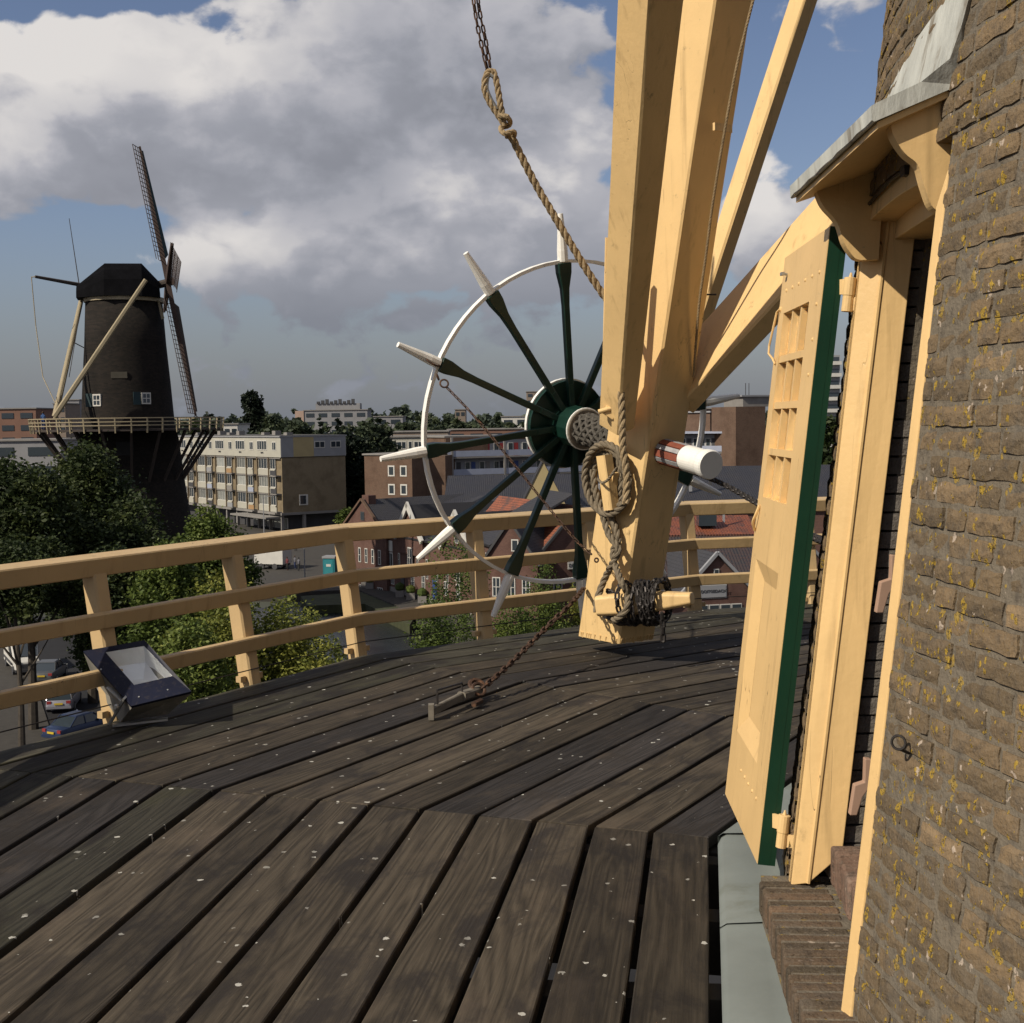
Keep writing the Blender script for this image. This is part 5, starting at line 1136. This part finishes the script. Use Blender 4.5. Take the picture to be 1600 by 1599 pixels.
def car(g,rz,paint,lab,long=4.6,estate=True,group=None):
    t_=thing('parked_car',lab,'car',g,rz); w=.88
    secs=[(-2.3,.45,.62,.80),(-2.2,.28,.88,.95),(-1.5,.25,.93,1.0),(-.9,.25,.95,1.0),(.9,.25,.92,1.0),(1.7,.25,.86,.97),(2.15,.30,.74,.9),(2.28,.45,.6,.8)]
    vs=[]
    for x,z0,z1,ws in secs: vs+=[(x,-w*ws,z0),(x,-w*ws*1.0,(z0+z1)/2),(x,-w*ws*.94,z1),(x,w*ws*.94,z1),(x,w*ws,(z0+z1)/2),(x,w*ws,z0)]
    n=len(secs); me=mesh('body',vs,[tuple(range(6))[::-1],tuple((n-1)*6+j for j in range(6))]+[(i*6+j,i*6+(j+1)%6,(i+1)*6+(j+1)%6,(i+1)*6+j) for i in range(n-1) for j in range(6)],paint,True); bo=put('body',me,t_,loc=(0,0,0)); b=bo.modifiers.new('edge','BEVEL'); b.width=.05; b.segments=2
    back=-2.1 if estate else -1.6; bt=-1.75 if estate else -.9
    vs=[(back,-.80,.9),(1.15,-.80,.9),(.35,-.66,1.42),(bt,-.66,1.42),(back,.80,.9),(1.15,.80,.9),(.35,.66,1.42),(bt,.66,1.42)]
    me=mesh('cabin',vs,[(0,1,2,3),(7,6,5,4),(1,5,6,2),(0,3,7,4)],GLASS); put('windows',me,t_,loc=(0,0,0))
    me=mesh('roof',[(.42,-.68,1.41),(.42,.68,1.41),(bt-.05,.68,1.41),(bt-.05,-.68,1.41),(.30,-.60,1.47),(.30,.60,1.47),(bt+.1,.60,1.47),(bt+.1,-.60,1.47)],[(4,5,6,7),(0,1,5,4),(1,2,6,5),(2,3,7,6),(3,0,4,7)],paint); put('roof',me,t_,loc=(0,0,0))
    for s in(-1,1):
        for (xa,xb,za_,zb_) in((1.15,.4,.9,1.43),(-.3,-.3,.92,1.42),(back+.05,bt,.9,1.43)):
            m=MB(); m.bar((xa,s*.80,za_),(xb,s*.665,zb_),.05,.07); m.mk('pillar',paint,t_,local=True)
        B('tail_light',t_,-2.29,-2.17,s*.62-.14,s*.62+.14,.68,.86,REDP); B('headlight',t_,2.15,2.3,s*.6-.15,s*.6+.15,.6,.73,WTRIM)
        m=MB(); m.box((.75,s*.93,.98),(.09,.08,.06)); m.mk('mirror',paint,t_,local=True)
        for x_ in(-1.4,1.4): m=MB(); m.lathe((x_,s*.80,.32),(0,1,0),[(.32,-.1),(.32,.1)],16); wh=m.mk('wheel',DARKP,t_,local=True); m=MB(); m.lathe((x_,s*.80+s*.1,.32),(0,1,0),[(.19,-.02),(.19,.015)],12); m.mk('rim',GALV,wh,local=True)
    B('number_plate',t_,-2.36,-2.31,-.27,.27,.62,.74,simple('yellow_plate',(.5,.36,.03),.5,.05,2,0)); B('bumper',t_,-2.34,-2.2,-.8,.8,.36,.52,paint); B('bumper',t_,2.2,2.34,-.78,.78,.34,.5,paint)
    return t_
SILVP=simple('silver_car_paint',(.30,.30,.35),.3,.05,1,0,metal=.4); NAVP=simple('navy_car_paint',(.03,.045,.10),.3,.05,1,0,metal=.3); REDC=simple('red_car_paint',(.30,.02,.02),.3,.05,1,0); GRYC=simple('grey_car_paint',(.09,.095,.10),.3,.05,1,0,metal=.3)
car(G(101,1105),math.radians(100),SILVP,'silver estate car seen from behind on the street below')
car(G(126,1150),math.radians(62),NAVP,'dark blue car with red lights at the foot of the floodlight view',estate=False)
car(G(78,1062),math.radians(95),GRYC,'dark car with pale roof behind the silver estate car',estate=False)
car(G(10,930),math.radians(20),WTRIM,'white car under the big tree, farthest of the street cars')
g=G(36,1048); t_=thing('delivery_van','white delivery van with a lit headlamp driving below the railing','van',g,math.radians(-62))
vs=[(-3.4,-1.0,.4),(-3.4,-1.0,2.45),(1.2,-1.0,2.5),(2.05,-.92,1.35),(2.75,-.85,1.1),(2.8,-.88,.45)]; n=6
me=mesh('body',[v for v in vs]+[(x,-y,z) for x,y,z in vs],[tuple(range(n)),tuple(range(n,2*n))[::-1]]+[(i,n+i,n+(i+1)%n,(i+1)%n) for i in range(n)],WTRIM); o=put('body',me,t_,loc=(0,0,0)); b=o.modifiers.new('edge','BEVEL'); b.width=.09; b.segments=2
me=mesh('windscreen',[(1.32,-.86,2.38),(2.06,-.82,1.42),(2.06,.82,1.42),(1.32,.86,2.38),(1.25,-.84,2.3),(1.95,-.80,1.35),(1.95,.80,1.35),(1.25,.84,2.3)],[(0,1,2,3),(7,6,5,4),(0,4,5,1),(2,6,7,3),(0,3,7,4),(1,5,6,2)],GLASS); put('windscreen',me,t_,loc=(.03,0,.03))
for s in(-1,1):
    me=mesh('side_window',[(.4,s*1.01,1.45),(1.75,s*.97,1.45),(1.2,s*1.01,2.25),(.4,s*1.01,2.25)],[(0,1,2,3)],GLASS); put('side_window',me,t_,loc=(0,0,0)); B('headlight',t_,2.55,2.84,s*.68-.18,s*.68+.18,.92,1.15,WTRIM)
    for x_ in(-2.2,1.9): m=MB(); m.lathe((x_,s*.9,.36),(0,1,0),[(.36,-.12),(.36,.12)],16); m.mk('wheel',DARKP,t_,local=True)
B('grille',t_,2.7,2.86,-.55,.55,.5,.95,DARKP); B('side_trim',t_,-3.2,1.5,-1.05,-.98,.75,.9,DARKP); B('bumper',t_,2.65,2.92,-.9,.9,.35,.55,DARKP)
EM,T_,b_=newmat('lit_headlamp'); b_.inputs['Emission Color'].default_value=(1,.75,.4,1); b_.inputs['Emission Strength'].default_value=6
B('lit_headlamp',t_,2.84,2.9,-.74,-.6,.95,1.08,EM)
sg=B('lettering_panel',t_,-1.6,.2,-1.045,-1.005,1.7,2.1,WTRIM); 
# people
def person(g,rz,top,legs,hair,lab,sc=1.0,arm=0.3):
    t_=thing('person',lab,'person',g,rz)
    V=[(0,0,.95),(0,0,1.15),(0,0,1.38),(0,0,1.50),(0,.02,1.60),(0,.02,1.74),(-.17,0,1.40),(-.22,.02,1.14),(-.22,.02+arm*.6,.92),(.17,0,1.40),(.23,.02,1.14),(.24,-.02+arm*.3,.90),(-.09,0,.90),(-.10,.06,.50),(-.11,-.06,.08),(-.11,.08,.04),(.09,0,.90),(.11,-.04,.50),(.12,-.16,.08),(.12,-.02,.04)]
    E=[(0,1),(1,2),(2,3),(3,4),(4,5),(2,6),(6,7),(7,8),(2,9),(9,10),(10,11),(0,12),(12,13),(13,14),(14,15),(0,16),(16,17),(17,18),(18,19)]
    R=[.14,.12,.15,.055,.085,.075,.065,.045,.035,.065,.045,.035,.085,.06,.042,.035,.085,.06,.042,.035]
    me=bpy.data.meshes.new('body'); me.from_pydata([(x*sc,y*sc,z*sc) for x,y,z in V],E,[]); o=put('body',me,t_,loc=(0,0,0)); me.materials.append(top)
    sk=o.modifiers.new('skin','SKIN'); 
    for i,r in enumerate(R): me.skin_vertices[0].data[i].radius=(r*sc,r*.8*sc)
    me.skin_vertices[0].data[0].use_root=True; sb=o.modifiers.new('sub','SUBSURF'); sb.levels=1; sb.render_levels=1
    m=MB(); m.lathe((0,.0,1.68*sc),(0,0,1),[(.03,-.08*sc),(.10*sc,-.03),(.105*sc,.04*sc),(.05*sc,.11*sc)],10); m.mk('hair',hair,t_,local=True)
    m=MB(); m.tube([(-.09*sc,.0,.95*sc),(-.10*sc,.06*sc,.5*sc),(-.11*sc,-.06*sc,.12*sc)],.11*sc,8,.07*sc); m.mk('trouser_leg',legs,t_,local=True); m=MB(); m.tube([(.09*sc,0,.95*sc),(.11*sc,-.04*sc,.5*sc),(.12*sc,-.16*sc,.12*sc)],.11*sc,8,.07*sc); m.mk('trouser_leg',legs,t_,local=True)
CL=[simple('maroon_cloth',(.12,.03,.035),.9,.2,9,0),simple('grey_cloth',(.12,.12,.14),.9,.2,9,0),simple('navy_cloth',(.02,.03,.08),.9,.2,9,0),simple('black_cloth',(.02,.02,.02),.9,.2,9,0),simple('brown_hair',(.06,.035,.02),.9,.2,9,0),simple('blue_cloth',(.04,.09,.22),.9,.2,9,0)]
person(G(449,892),2.6,CL[0],CL[3],CL[4],'person in maroon top walking on the quay, leftmost of the group')
person(G(461,890),2.4,CL[1],CL[2],CL[4],'person in grey top and navy trousers in the middle of the quay group')
person(G(467,893),-.6,CL[1],CL[3],CL[3],'person in grey top and black trousers, rightmost of the quay group')
person(G(462,862),.6,CL[3],CL[3],CL[4],'person in black farther back near the shop columns')
for i,(u,v) in enumerate(((492,848),(498,848),(505,848),(512,848))):
    t_=thing('bollard','dark bollard in the row by the ground floor shops','bollard',G(u,v),0,'bollards by the shops'); m=MB(); m.lathe((0,0,0),(0,0,1),[(.12,0),(.11,.9),(.07,1.0)],8); m.mk('post',DARKP,t_,local=True)
PLB=['farthest left, at the gabled warehouse', 'second from the left', 'in the middle of the row', 'fourth from the left', 'rightmost, nearest the shrubs']
for i,(u,v) in enumerate(((571,918),(578,920),(625,933),(642,937),(660,942))):
    g=G(u,v); t_=thing('planter','planter with round shrub along the warehouse wall, '+PLB[i],'planter',g,0,'planters along the warehouse wall'); m=MB(); m.box((0,0,.35),(.45,.45,.35)); m.mk('tub',CONC,t_,local=True); m=MB(); m.lathe((0,0,.6),(0,0,1),[(.3,0),(.55,.3),(.5,.7),(.15,.95)],8); m.mk('shrub',LMID,t_,local=True)
# ================================================================== THE OTHER WINDMILL
YM=127.; MX=P(197,560,YM).x; M0=Vector((MX,YM,0)); 
mill=thing('distant_windmill','tall dark brick windmill with gallery and lattice sails across the water','windmill',(MX,YM,ZG))
def zpx(v,u=197): return P(u,v,YM).z
zg_=P(197,671,YM).z
prof=[(6.9,ZG),(5.95,-9),(5.3,-4.5),(4.75,zg_-1.0),(4.43,zg_+.3),(4.15,zpx(600)),(3.85,zpx(540)),(3.62,zpx(475))]
m=MB(); m.lathe((MX,YM,0),(0,0,1),prof,40); body=m.mk('tower_wall',WMILL,mill,smooth=True)
m=MB(); zc=zpx(474); m.lathe((MX,YM,0),(0,0,1),[(3.75,zc),(3.78,zc+.45)],40); m.mk('curb_band',simple('aged_cream',(.34,.29,.20),.7,.15,1,0),mill)
# cap, facing right and a little away
wd=Vector((.965,.26,0)).normalized(); side=Vector((-wd.y,wd.x,0))
zb_=zpx(467); 
secs=[(-4.35,1.4,1.25),(-1.7,3.9,3.45),(1.75,3.95,3.5),(3.35,2.9,1.75),(3.42,2.8,.5)]
vs=[];fs=[]; K=9
for x,w_,h_ in secs:
    for j in range(K):
        t=math.pi*j/(K-1); cc=math.cos(t); ss=math.sin(t)
        vs.append(M0+wd*x+side*(w_*cc*(1-.25*ss))+Vector((0,0,zb_-.1+h_*ss**.8)))
n=len(secs); fs=[(i*K+j,(i+1)*K+j,(i+1)*K+j+1,i*K+j+1) for i in range(n-1) for j in range(K-1)]+[tuple(range(K)),tuple((n-1)*K+j for j in range(K))[::-1]]+[tuple([i*K for i in range(n)]+[i*K+K-1 for i in range(n-1,-1,-1)])]
m=MB(); m.add(vs,fs); m.mk('cap',THATCH,mill)
MCREAM=simple('far_cream_paint',(.27,.225,.145),.7,.12,1,0); MDK=simple('far_dark_timber',(.045,.035,.03),.8,.2,1,0); MSAIL=simple('sail_red_brown',(.055,.035,.028),.8,.2,1,0); MTEAL=simple('sail_teal',(.012,.032,.038),.7,.2,1,0)
def mp(u,v,dy=0): return P(u,v,YM+dy)
m=MB(); m.tube([mp(228,438,-5.2),mp(85,652,-7.5)],.21,6,.26); m.mk('tail_brace',MCREAM,mill)
m=MB(); m.tube([mp(130,456,2),mp(86,652,-7.0)],.22,6,.28); m.mk('tail_brace',MCREAM,mill)
m=MB(); m.tube([mp(132,450,0),mp(85,655,-7.2)],.1,6); m.mk('tail_rod',MCREAM,mill)
m=MB(); m.tube([mp(55,433,-3),mp(132,447,0)],.14,6,.2); m.mk('cap_beam',MDK,mill)
m=MB(); m.tube([mp(108,342,0),mp(124,448,0)],.03,5,.05); m.mk('lightning_rod',MDK,mill)
m=MB(); m.tube([mp(49,433,-3),mp(56,510,-3),mp(67,590,-5),mp(86,630,-7)],.045,5); m.tube([mp(55,433,-3),mp(49,434,-3)],.05,5); m.mk('brake_rope',MCREAM,mill)
m=MB(); m.tube([mp(110,533,-1),mp(133,545,1)],.05,5); m.tube([mp(128,470,0),mp(108,590,-4)],.035,5); m.mk('tie_rod',MDK,mill)
# gallery ring
RG=9.0; zdk=zg_; N=40
m=MB(); m.lathe((MX,YM,0),(0,0,1),[(4.3,zdk-.18),(RG,zdk-.18),(RG,zdk),(4.3,zdk)],N); m.f=m.f[:-2]; m.r=m.r[:-2]; m.mk('gallery_floor',MDK,mill)
for h in(.35,.68,1.02):
    m=MB(); rr=RG+.1*h+.05; m.lathe((MX,YM,0),(0,0,1),[(rr,zdk+h-.045),(rr+.08,zdk+h-.045),(rr+.08,zdk+h+.045),(rr,zdk+h+.045),(rr,zdk+h-.045)],N); m.f=m.f[:-2]; m.r=m.r[:-2]; m.mk('gallery_rail',MCREAM,mill)
for k in range(N):
    a=2*math.pi*k/N; d=Vector((math.cos(a),math.sin(a),0)); m=MB(); m.bar(M0+d*(RG+.02)+Vector((0,0,zdk-.35)),M0+d*(RG+.16)+Vector((0,0,zdk+1.0)),.12,.12); m.mk('gallery_post',MCREAM,mill)
    if k%2==0:
        m=MB(); m.bar(M0+d*(RG-.6)+Vector((0,0,zdk-.2)),M0+d*5.1+Vector((0,0,zdk-5.0)),.22,.22); m.mk('gallery_strut',MDK,mill)
# windows and shutters
def mwin(u,v,w,h,lit=True,sh=True):
    d=M0-Vector((0,0,0)); q=P(u,v,YM); z=q.z; r=np.interp(z,[p[1] for p in prof],[p[0] for p in prof]); dx=q.x-MX; 
    dx=max(-r*.9,min(r*.9,dx*(1-r/YM*.8))); y=YM-math.sqrt(r*r-dx*dx); a=math.atan2(y-YM,dx); R3=Matrix.Rotation(a+math.pi/2,3,'Z'); c=Vector((MX+dx,y,z)); o=Vector((math.cos(a),math.sin(a),0))
    m=MB(); m.box(c+o*.02,(w/2,.08,h/2),R3); f=m.mk('window',WTRIM,mill)
    for i in range(2):
        for j in range(2):
            m=MB(); m.box(c+o*.09+R3@Vector(((i-.5)*w*.42,0,(j-.5)*h*.42)),(w*.16,.03,h*.17),R3); m.mk('pane',GLASS,f)
    if sh: m=MB(); m.box(c+o*.05+R3@Vector((-w*1.0,0,0)),(w*.42,.05,h*.55),R3); m.mk('shutter',MTEAL,f)
mwin(171,627,.95,1.15); mwin(244,624,.9,1.1)
for (u,v,w_,h_) in((145,580,.35,.9),(206,589,.75,.6),(218,700,.8,1.3)):
    q=P(u,v,YM); z=q.z; r=np.interp(z,[p[1] for p in prof],[p[0] for p in prof]); dx=(q.x-MX)*.97; dx=max(-r*.97,min(r*.97,dx)); y=YM-math.sqrt(r*r-dx*dx); a=math.atan2(y-YM,dx); m=MB(); m.box((MX+dx,y,z),(w_,.06,h_/2),Matrix.Rotation(a+math.pi/2,3,'Z')); m.mk('blind_window',simple('blind_niche%d'%u,(.045,.04,.03) if u==206 else (.012,.012,.012),.8,.2,1,0),mill)
# sails
hub=mp(262,440); 
m=MB(); m.tube([M0+Vector((0,0,hub.z-.6))+wd*2.0,hub+wd*.5],.38,10); m.mk('windshaft',MDK,mill)
up0=mp(221,219,1.2); lo0=mp(311,652,-1.0); u1=((up0-hub).normalized()-(lo0-hub).normalized()).normalized()
vw=(hub-Vector((0,0,CH))).normalized(); u2=(-vw+Vector((0,0,.10))+Vector((.06,0,0))); u2=(u2-u1*u2.dot(u1)).normalized(); wn=u1.cross(u2); wn=wn if wn.x>0 else -wn
def sail(dir_,Lg,par):
    s=wn.cross(dir_).normalized(); s=-s if dir_.z<-.5 else s
    m=MB(); m.bar(hub,hub+dir_*Lg,.55,.45,up=wn,w1=.26,h1=.2); st=m.mk('sail_stock',MSAIL,par)
    tilt=(s*.90-wn*.43).normalized() if abs(dir_.z)>.5 else (s*math.cos(.28)+wn*math.sin(.28)).normalized()
    bars=MB(); n=26
    for i in range(n):
        r=1.9+(Lg-2.1)*i/(n-1); p=hub+dir_*r; bars.bar(p-tilt*.25,p+tilt*(1.7 if i>1 else 1.0),.05,.05)
    for w in(.6,1.15,1.7): bars.bar(hub+dir_*1.9+tilt*w,hub+dir_*(Lg-.2)+tilt*w,.05,.05)
    setp(bars.mk('sail_lattice',MSAIL,par),kind='stuff')
    bd_=(wn*.85-s*.5).normalized(); m=MB(); m.add([hub+dir_*2.0,hub+dir_*(Lg-.4),hub+dir_*(Lg-.4)+bd_*.25,hub+dir_*2.6+bd_*(.65 if abs(dir_.z)>.5 else .3)],[(0,1,2,3)]); v=m.mk('leading_board',MTEAL if dir_.z>0 else MDK,par); so_=v.modifiers.new('t','SOLIDIFY'); so_.thickness=.06
Lg=13.4
for d_ in(u1,-u1,u2,-u2): sail(d_,Lg,mill)
m=MB(); q=mp(246,480,-1); m.add([mp(246,470,-1),mp(252,500,-1),mp(257,498,-1),mp(249,470,-1),mp(246,470,-1.3),mp(252,500,-1.3),mp(257,498,-1.3),mp(249,470,-1.3)],[(0,1,2,3),(7,6,5,4),(0,4,5,1),(1,5,6,2),(2,6,7,3),(3,7,4,0)]); m.mk('fan_board',MCREAM,mill)
person(Vector((P(68,672,YM-3).x,YM-3.0,zdk+.0)),0,CL[5],CL[2],CL[4],'person in blue clothes standing on the distant mill gallery')
# ================================================================== TREES
def leaves(blobs,n,size,mat,name,parent=None,flat=.55,seed=0,kind=None):
    r=np.random.default_rng(seed+11); vol=np.array([b[3]*b[4]*b[5] for b in blobs])**.75; cnt=np.maximum(1,(n*vol/vol.sum())).astype(int)
    P0=[];CR=[]
    for b,c in zip(blobs,cnt):
        nc=max(3,c//26); d=r.normal(size=(nc,3)); d/=np.linalg.norm(d,axis=1)[:,None]; rad=r.uniform(.45,1.0,nc)**.5
        cc=np.array(b[:3])+d*rad[:,None]*np.array(b[3:6]); 
        k=r.integers(0,nc,c); rs=min(b[3:6])*.20
        P0.append(cc[k]+r.normal(size=(c,3))*rs); CR.append((r.random(nc)[k]*.7+r.random(c)*.3))
    p=np.concatenate(P0); cr=np.concatenate(CR); N=len(p)
    a=r.normal(size=(N,3)); a[:,2]*=flat; a/=np.linalg.norm(a,axis=1)[:,None]; b_=r.normal(size=(N,3)); b_-=a*(a*b_).sum(1)[:,None]; b_/=np.linalg.norm(b_,axis=1)[:,None]
    s=size*r.uniform(.6,1.3,N)[:,None]; v=np.empty((N,4,3)); v[:,0]=p-a*s; v[:,1]=p+b_*s*.55; v[:,2]=p+a*s; v[:,3]=p-b_*s*.55
    me=bpy.data.meshes.new(name); me.vertices.add(N*4); me.vertices.foreach_set('co',v.reshape(-1)); me.loops.add(N*4); me.loops.foreach_set('vertex_index',np.arange(N*4,dtype=np.int32)); me.polygons.add(N); me.polygons.foreach_set('loop_start',np.arange(N,dtype=np.int32)*4)
    me.polygons.foreach_set('loop_total',np.full(N,4,dtype=np.int32)); me.materials.append(mat); at=me.attributes.new('rnd','FLOAT','FACE'); at.data.foreach_set('value',cr.astype(np.float32)); me.update(); me.validate()
    o=put(name,me,parent); 
    if kind: setp(o,kind=kind)
    return o
def tree(name,lab,base,H,R,n,size,mat,kind='round',seed=1,group=None,cat='tree',low=.25):
    r=np.random.default_rng(seed); x,y,z=base; t_=thing(name,lab,cat,(x,y,z),0,group); blobs=[]
    if kind=='round':
        for i in range(16):
            a=r.uniform(0,6.283); f=r.uniform(.1,.68); h=r.uniform(low,.86); k=math.sin(min(1,max(.12,(1.02-h)/(1-low)))*math.pi*.62); blobs.append((x+R*f*k*math.cos(a),y+R*f*k*math.sin(a),z+H*h,R*r.uniform(.26,.42),R*r.uniform(.26,.42),H*r.uniform(.09,.15)))
        lc_=(low+.98)/2; blobs.append((x,y,z+H*lc_,R*.6,R*.6,H*(.95-low)*.40)); blobs.append((x,y,z+H*.88,R*.35,R*.35,H*.10))
    elif kind=='column':
        for i in range(9): h=.12+.84*i/8; blobs.append((x+r.uniform(-.1,.1)*R,y,z+H*h,R*(1-.55*abs(h-.45))*r.uniform(.7,1),R*.8,H*.09))
    elif kind=='cone':
        for i in range(11): h=.06+.9*i/10; w=R*(1.02-h); blobs.append((x+r.uniform(-.2,.2)*w,y+r.uniform(-.2,.2)*w,z+H*h,w*.8,w*.8,H*.07))
    m=MB(); m.tube([(x,y,z-.3),(x+.1,y,z+H*.3),(x-.1,y,z+H*.7)],R*.07,8,R*.025)
    for i in range(7): a=r.uniform(0,6.283); h=r.uniform(.25,.55); m.tube([(x,y,z+H*h),(x+R*.3*math.cos(a),y+R*.3*math.sin(a),z+H*(h+.12)),(x+R*.6*math.cos(a),y+R*.6*math.sin(a),z+H*(h+.25))],R*.025,5,R*.008)
    m.mk('trunk',BARK,t_); leaves(blobs,n,size,mat,'crown',t_,seed=seed)
    return t_
def TB(u,vtop,Y,base=None): # tree placed by column and top height
    q=P(u,vtop,Y); return (q.x,q.y,ZG),q.z-ZG
for i,(u,vt,Y,R,n,sz,mat,kd,lab,low) in enumerate((
    (130,690,88,5.6,15000,.30,LDARK,'round','big dark green tree in front of the distant mill',.38),
    (35,718,80,5.0,12000,.30,LDARK,'round','dark spreading tree at the left edge of the photo',.42),
    (205,770,84,4.8,10000,.30,LDARK,'round','dark tree filling the foot of the distant mill',.15),
    (255,845,70,3.3,7000,.24,LMID,'round','mid green tree between the dark trees and the railing post',.2),
    (325,790,104,4.4,10000,.28,LMID,'round','green rounded tree covering the left end of the white flats',.2),
    (175,850,76,3.6,9000,.28,LDARK,'round','low dark tree behind the left railing post',.40),
    (20,835,74,3.4,7000,.26,LDARK,'round','dark low tree at the left edge above the white van',.74),
    (350,885,46,3.0,15000,.15,LYEL,'round','sunlit yellow green tree just beyond the railing',.2),
    (290,945,42,2.6,12000,.15,LMID,'round','bright green tree beside the floodlight',.2),
    (450,925,47,2.9,13000,.14,LYEL,'round','yellow green tree spreading towards the canal',.2),
    (515,985,44,1.7,5000,.13,LYEL,'round','small yellow green bush at the canal edge',.3),
    (395,622,330,3.4,6000,.7,LEVER,'column','slender dark poplar standing on the skyline',.1),
    (425,648,300,7.5,5000,.9,LMF,'round','dark round tree behind the white flats, beside the poplar',.2),
    (462,653,290,5.5,4000,.9,LMF,'round','dark tree between the poplar and the evergreens',.2),
    (500,650,262,4.2,2500,.7,LEVER,'cone','dark conifer behind the flats roof, leftmost of the conifers',.1),
    (527,648,255,5.6,4500,.7,LEVER,'cone','tallest dark conifer right behind the ochre end wall',.1),
    (550,690,243,4.6,5000,.6,LEVER,'column','dark evergreen mass at the right corner of the white flats',.1),
    (575,660,250,6.0,5000,.7,LMF,'round','broad dark tree between the white flats and the brown block',.15),
    (600,668,252,4.5,5000,.7,LMF,'round','dark tree partly covering the ivory flats',.15),
    (543,795,222,3.2,2500,.4,LMID,'round','light green small tree at the foot of the ochre wall',.1),
    (700,858,62,1.5,3500,.13,LMID,'column','slim green tree left of the railing post under the wheel',.1),
    (680,925,50,2.0,9000,.12,LMID,'round','green bush below the wheel, left of the railing post',.15),
    (742,880,66,1.2,3000,.13,LMID,'column','narrow green tree directly behind the railing post',.1),
    (850,872,66,2.4,10000,.13,LMID,'round','green tree in front of the orange roofed house',.15),
    (800,925,55,2.5,10000,.12,LMID,'round','leafy green bush under the lowest wheel handles',.15),
    (905,885,68,1.3,3000,.13,LYEL,'round','yellow green tree beside the tail pole',.2),
    (1285,640,230,6,4000,.6,LDARK,'round','dark tree seen through the gap between door and wall',.1),
    (165,640,300,4,800,.9,LDARK,'round','far tree hidden at the left of the distant mill',.2),
    (305,645,280,3.0,900,.6,LDARK,'round','small dark tree at the right end of the mill gallery',.1),
    (330,650,282,2.4,700,.6,LEVER,'column','dark small tree just right of the mill gallery',.1))):
    b_,H=TB(u,vt,Y); tree('tree',lab,b_,H,R,int(n*(2.9 if sz<.35 else 1.5)),sz*(.55 if sz<.35 else .8),mat,kd,seed=i+3,low=low)
# far woods and hedges on the horizon, nobody could count them
def wood(name,segs,mat,seed,size):
    r=np.random.default_rng(seed); bl=[]
    for (u0,u1,v0,v1,Y) in segs:
        k=int((u1-u0)/9)+2
        for i in range(k):
            u=u0+(u1-u0)*i/(k-1)+r.uniform(-4,4); v=v0+(v1-v0)*i/(k-1)+r.uniform(-2.5,3); q=P(u,v,Y+r.uniform(-25,25)); w=9/F*Y*r.uniform(.8,1.5); h=(q.z-ZG)/2
            bl.append((q.x,q.y,ZG+h,w,w,h)); 
    leaves(bl,int(len(bl)*330),size,mat,name,seed=seed,kind='stuff')
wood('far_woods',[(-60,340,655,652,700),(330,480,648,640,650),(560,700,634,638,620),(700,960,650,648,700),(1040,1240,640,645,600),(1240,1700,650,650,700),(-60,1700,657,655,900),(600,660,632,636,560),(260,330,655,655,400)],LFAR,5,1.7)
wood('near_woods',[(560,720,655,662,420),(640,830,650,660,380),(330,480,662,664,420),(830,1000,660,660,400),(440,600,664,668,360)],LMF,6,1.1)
wood('hedges',[(-60,120,735,720,150),(580,700,900,930,118)],LMID,8,.5) if 0 else None
# roofs of the low town between, as separate low blocks
for i,(u0,u1,v,Y,mat) in enumerate(((340,470,676,330,WF3),(590,700,676,330,WFAR),(700,820,672,350,WF2),(1040,1160,664,300,WF3))):
    slab(u0,u1,v,Y,mat,['low grey flat roofed building behind the white flats','low sand coloured building behind the ivory flats','low red brick building behind the white galleries','low grey building behind the right hand galleries'][i],1)
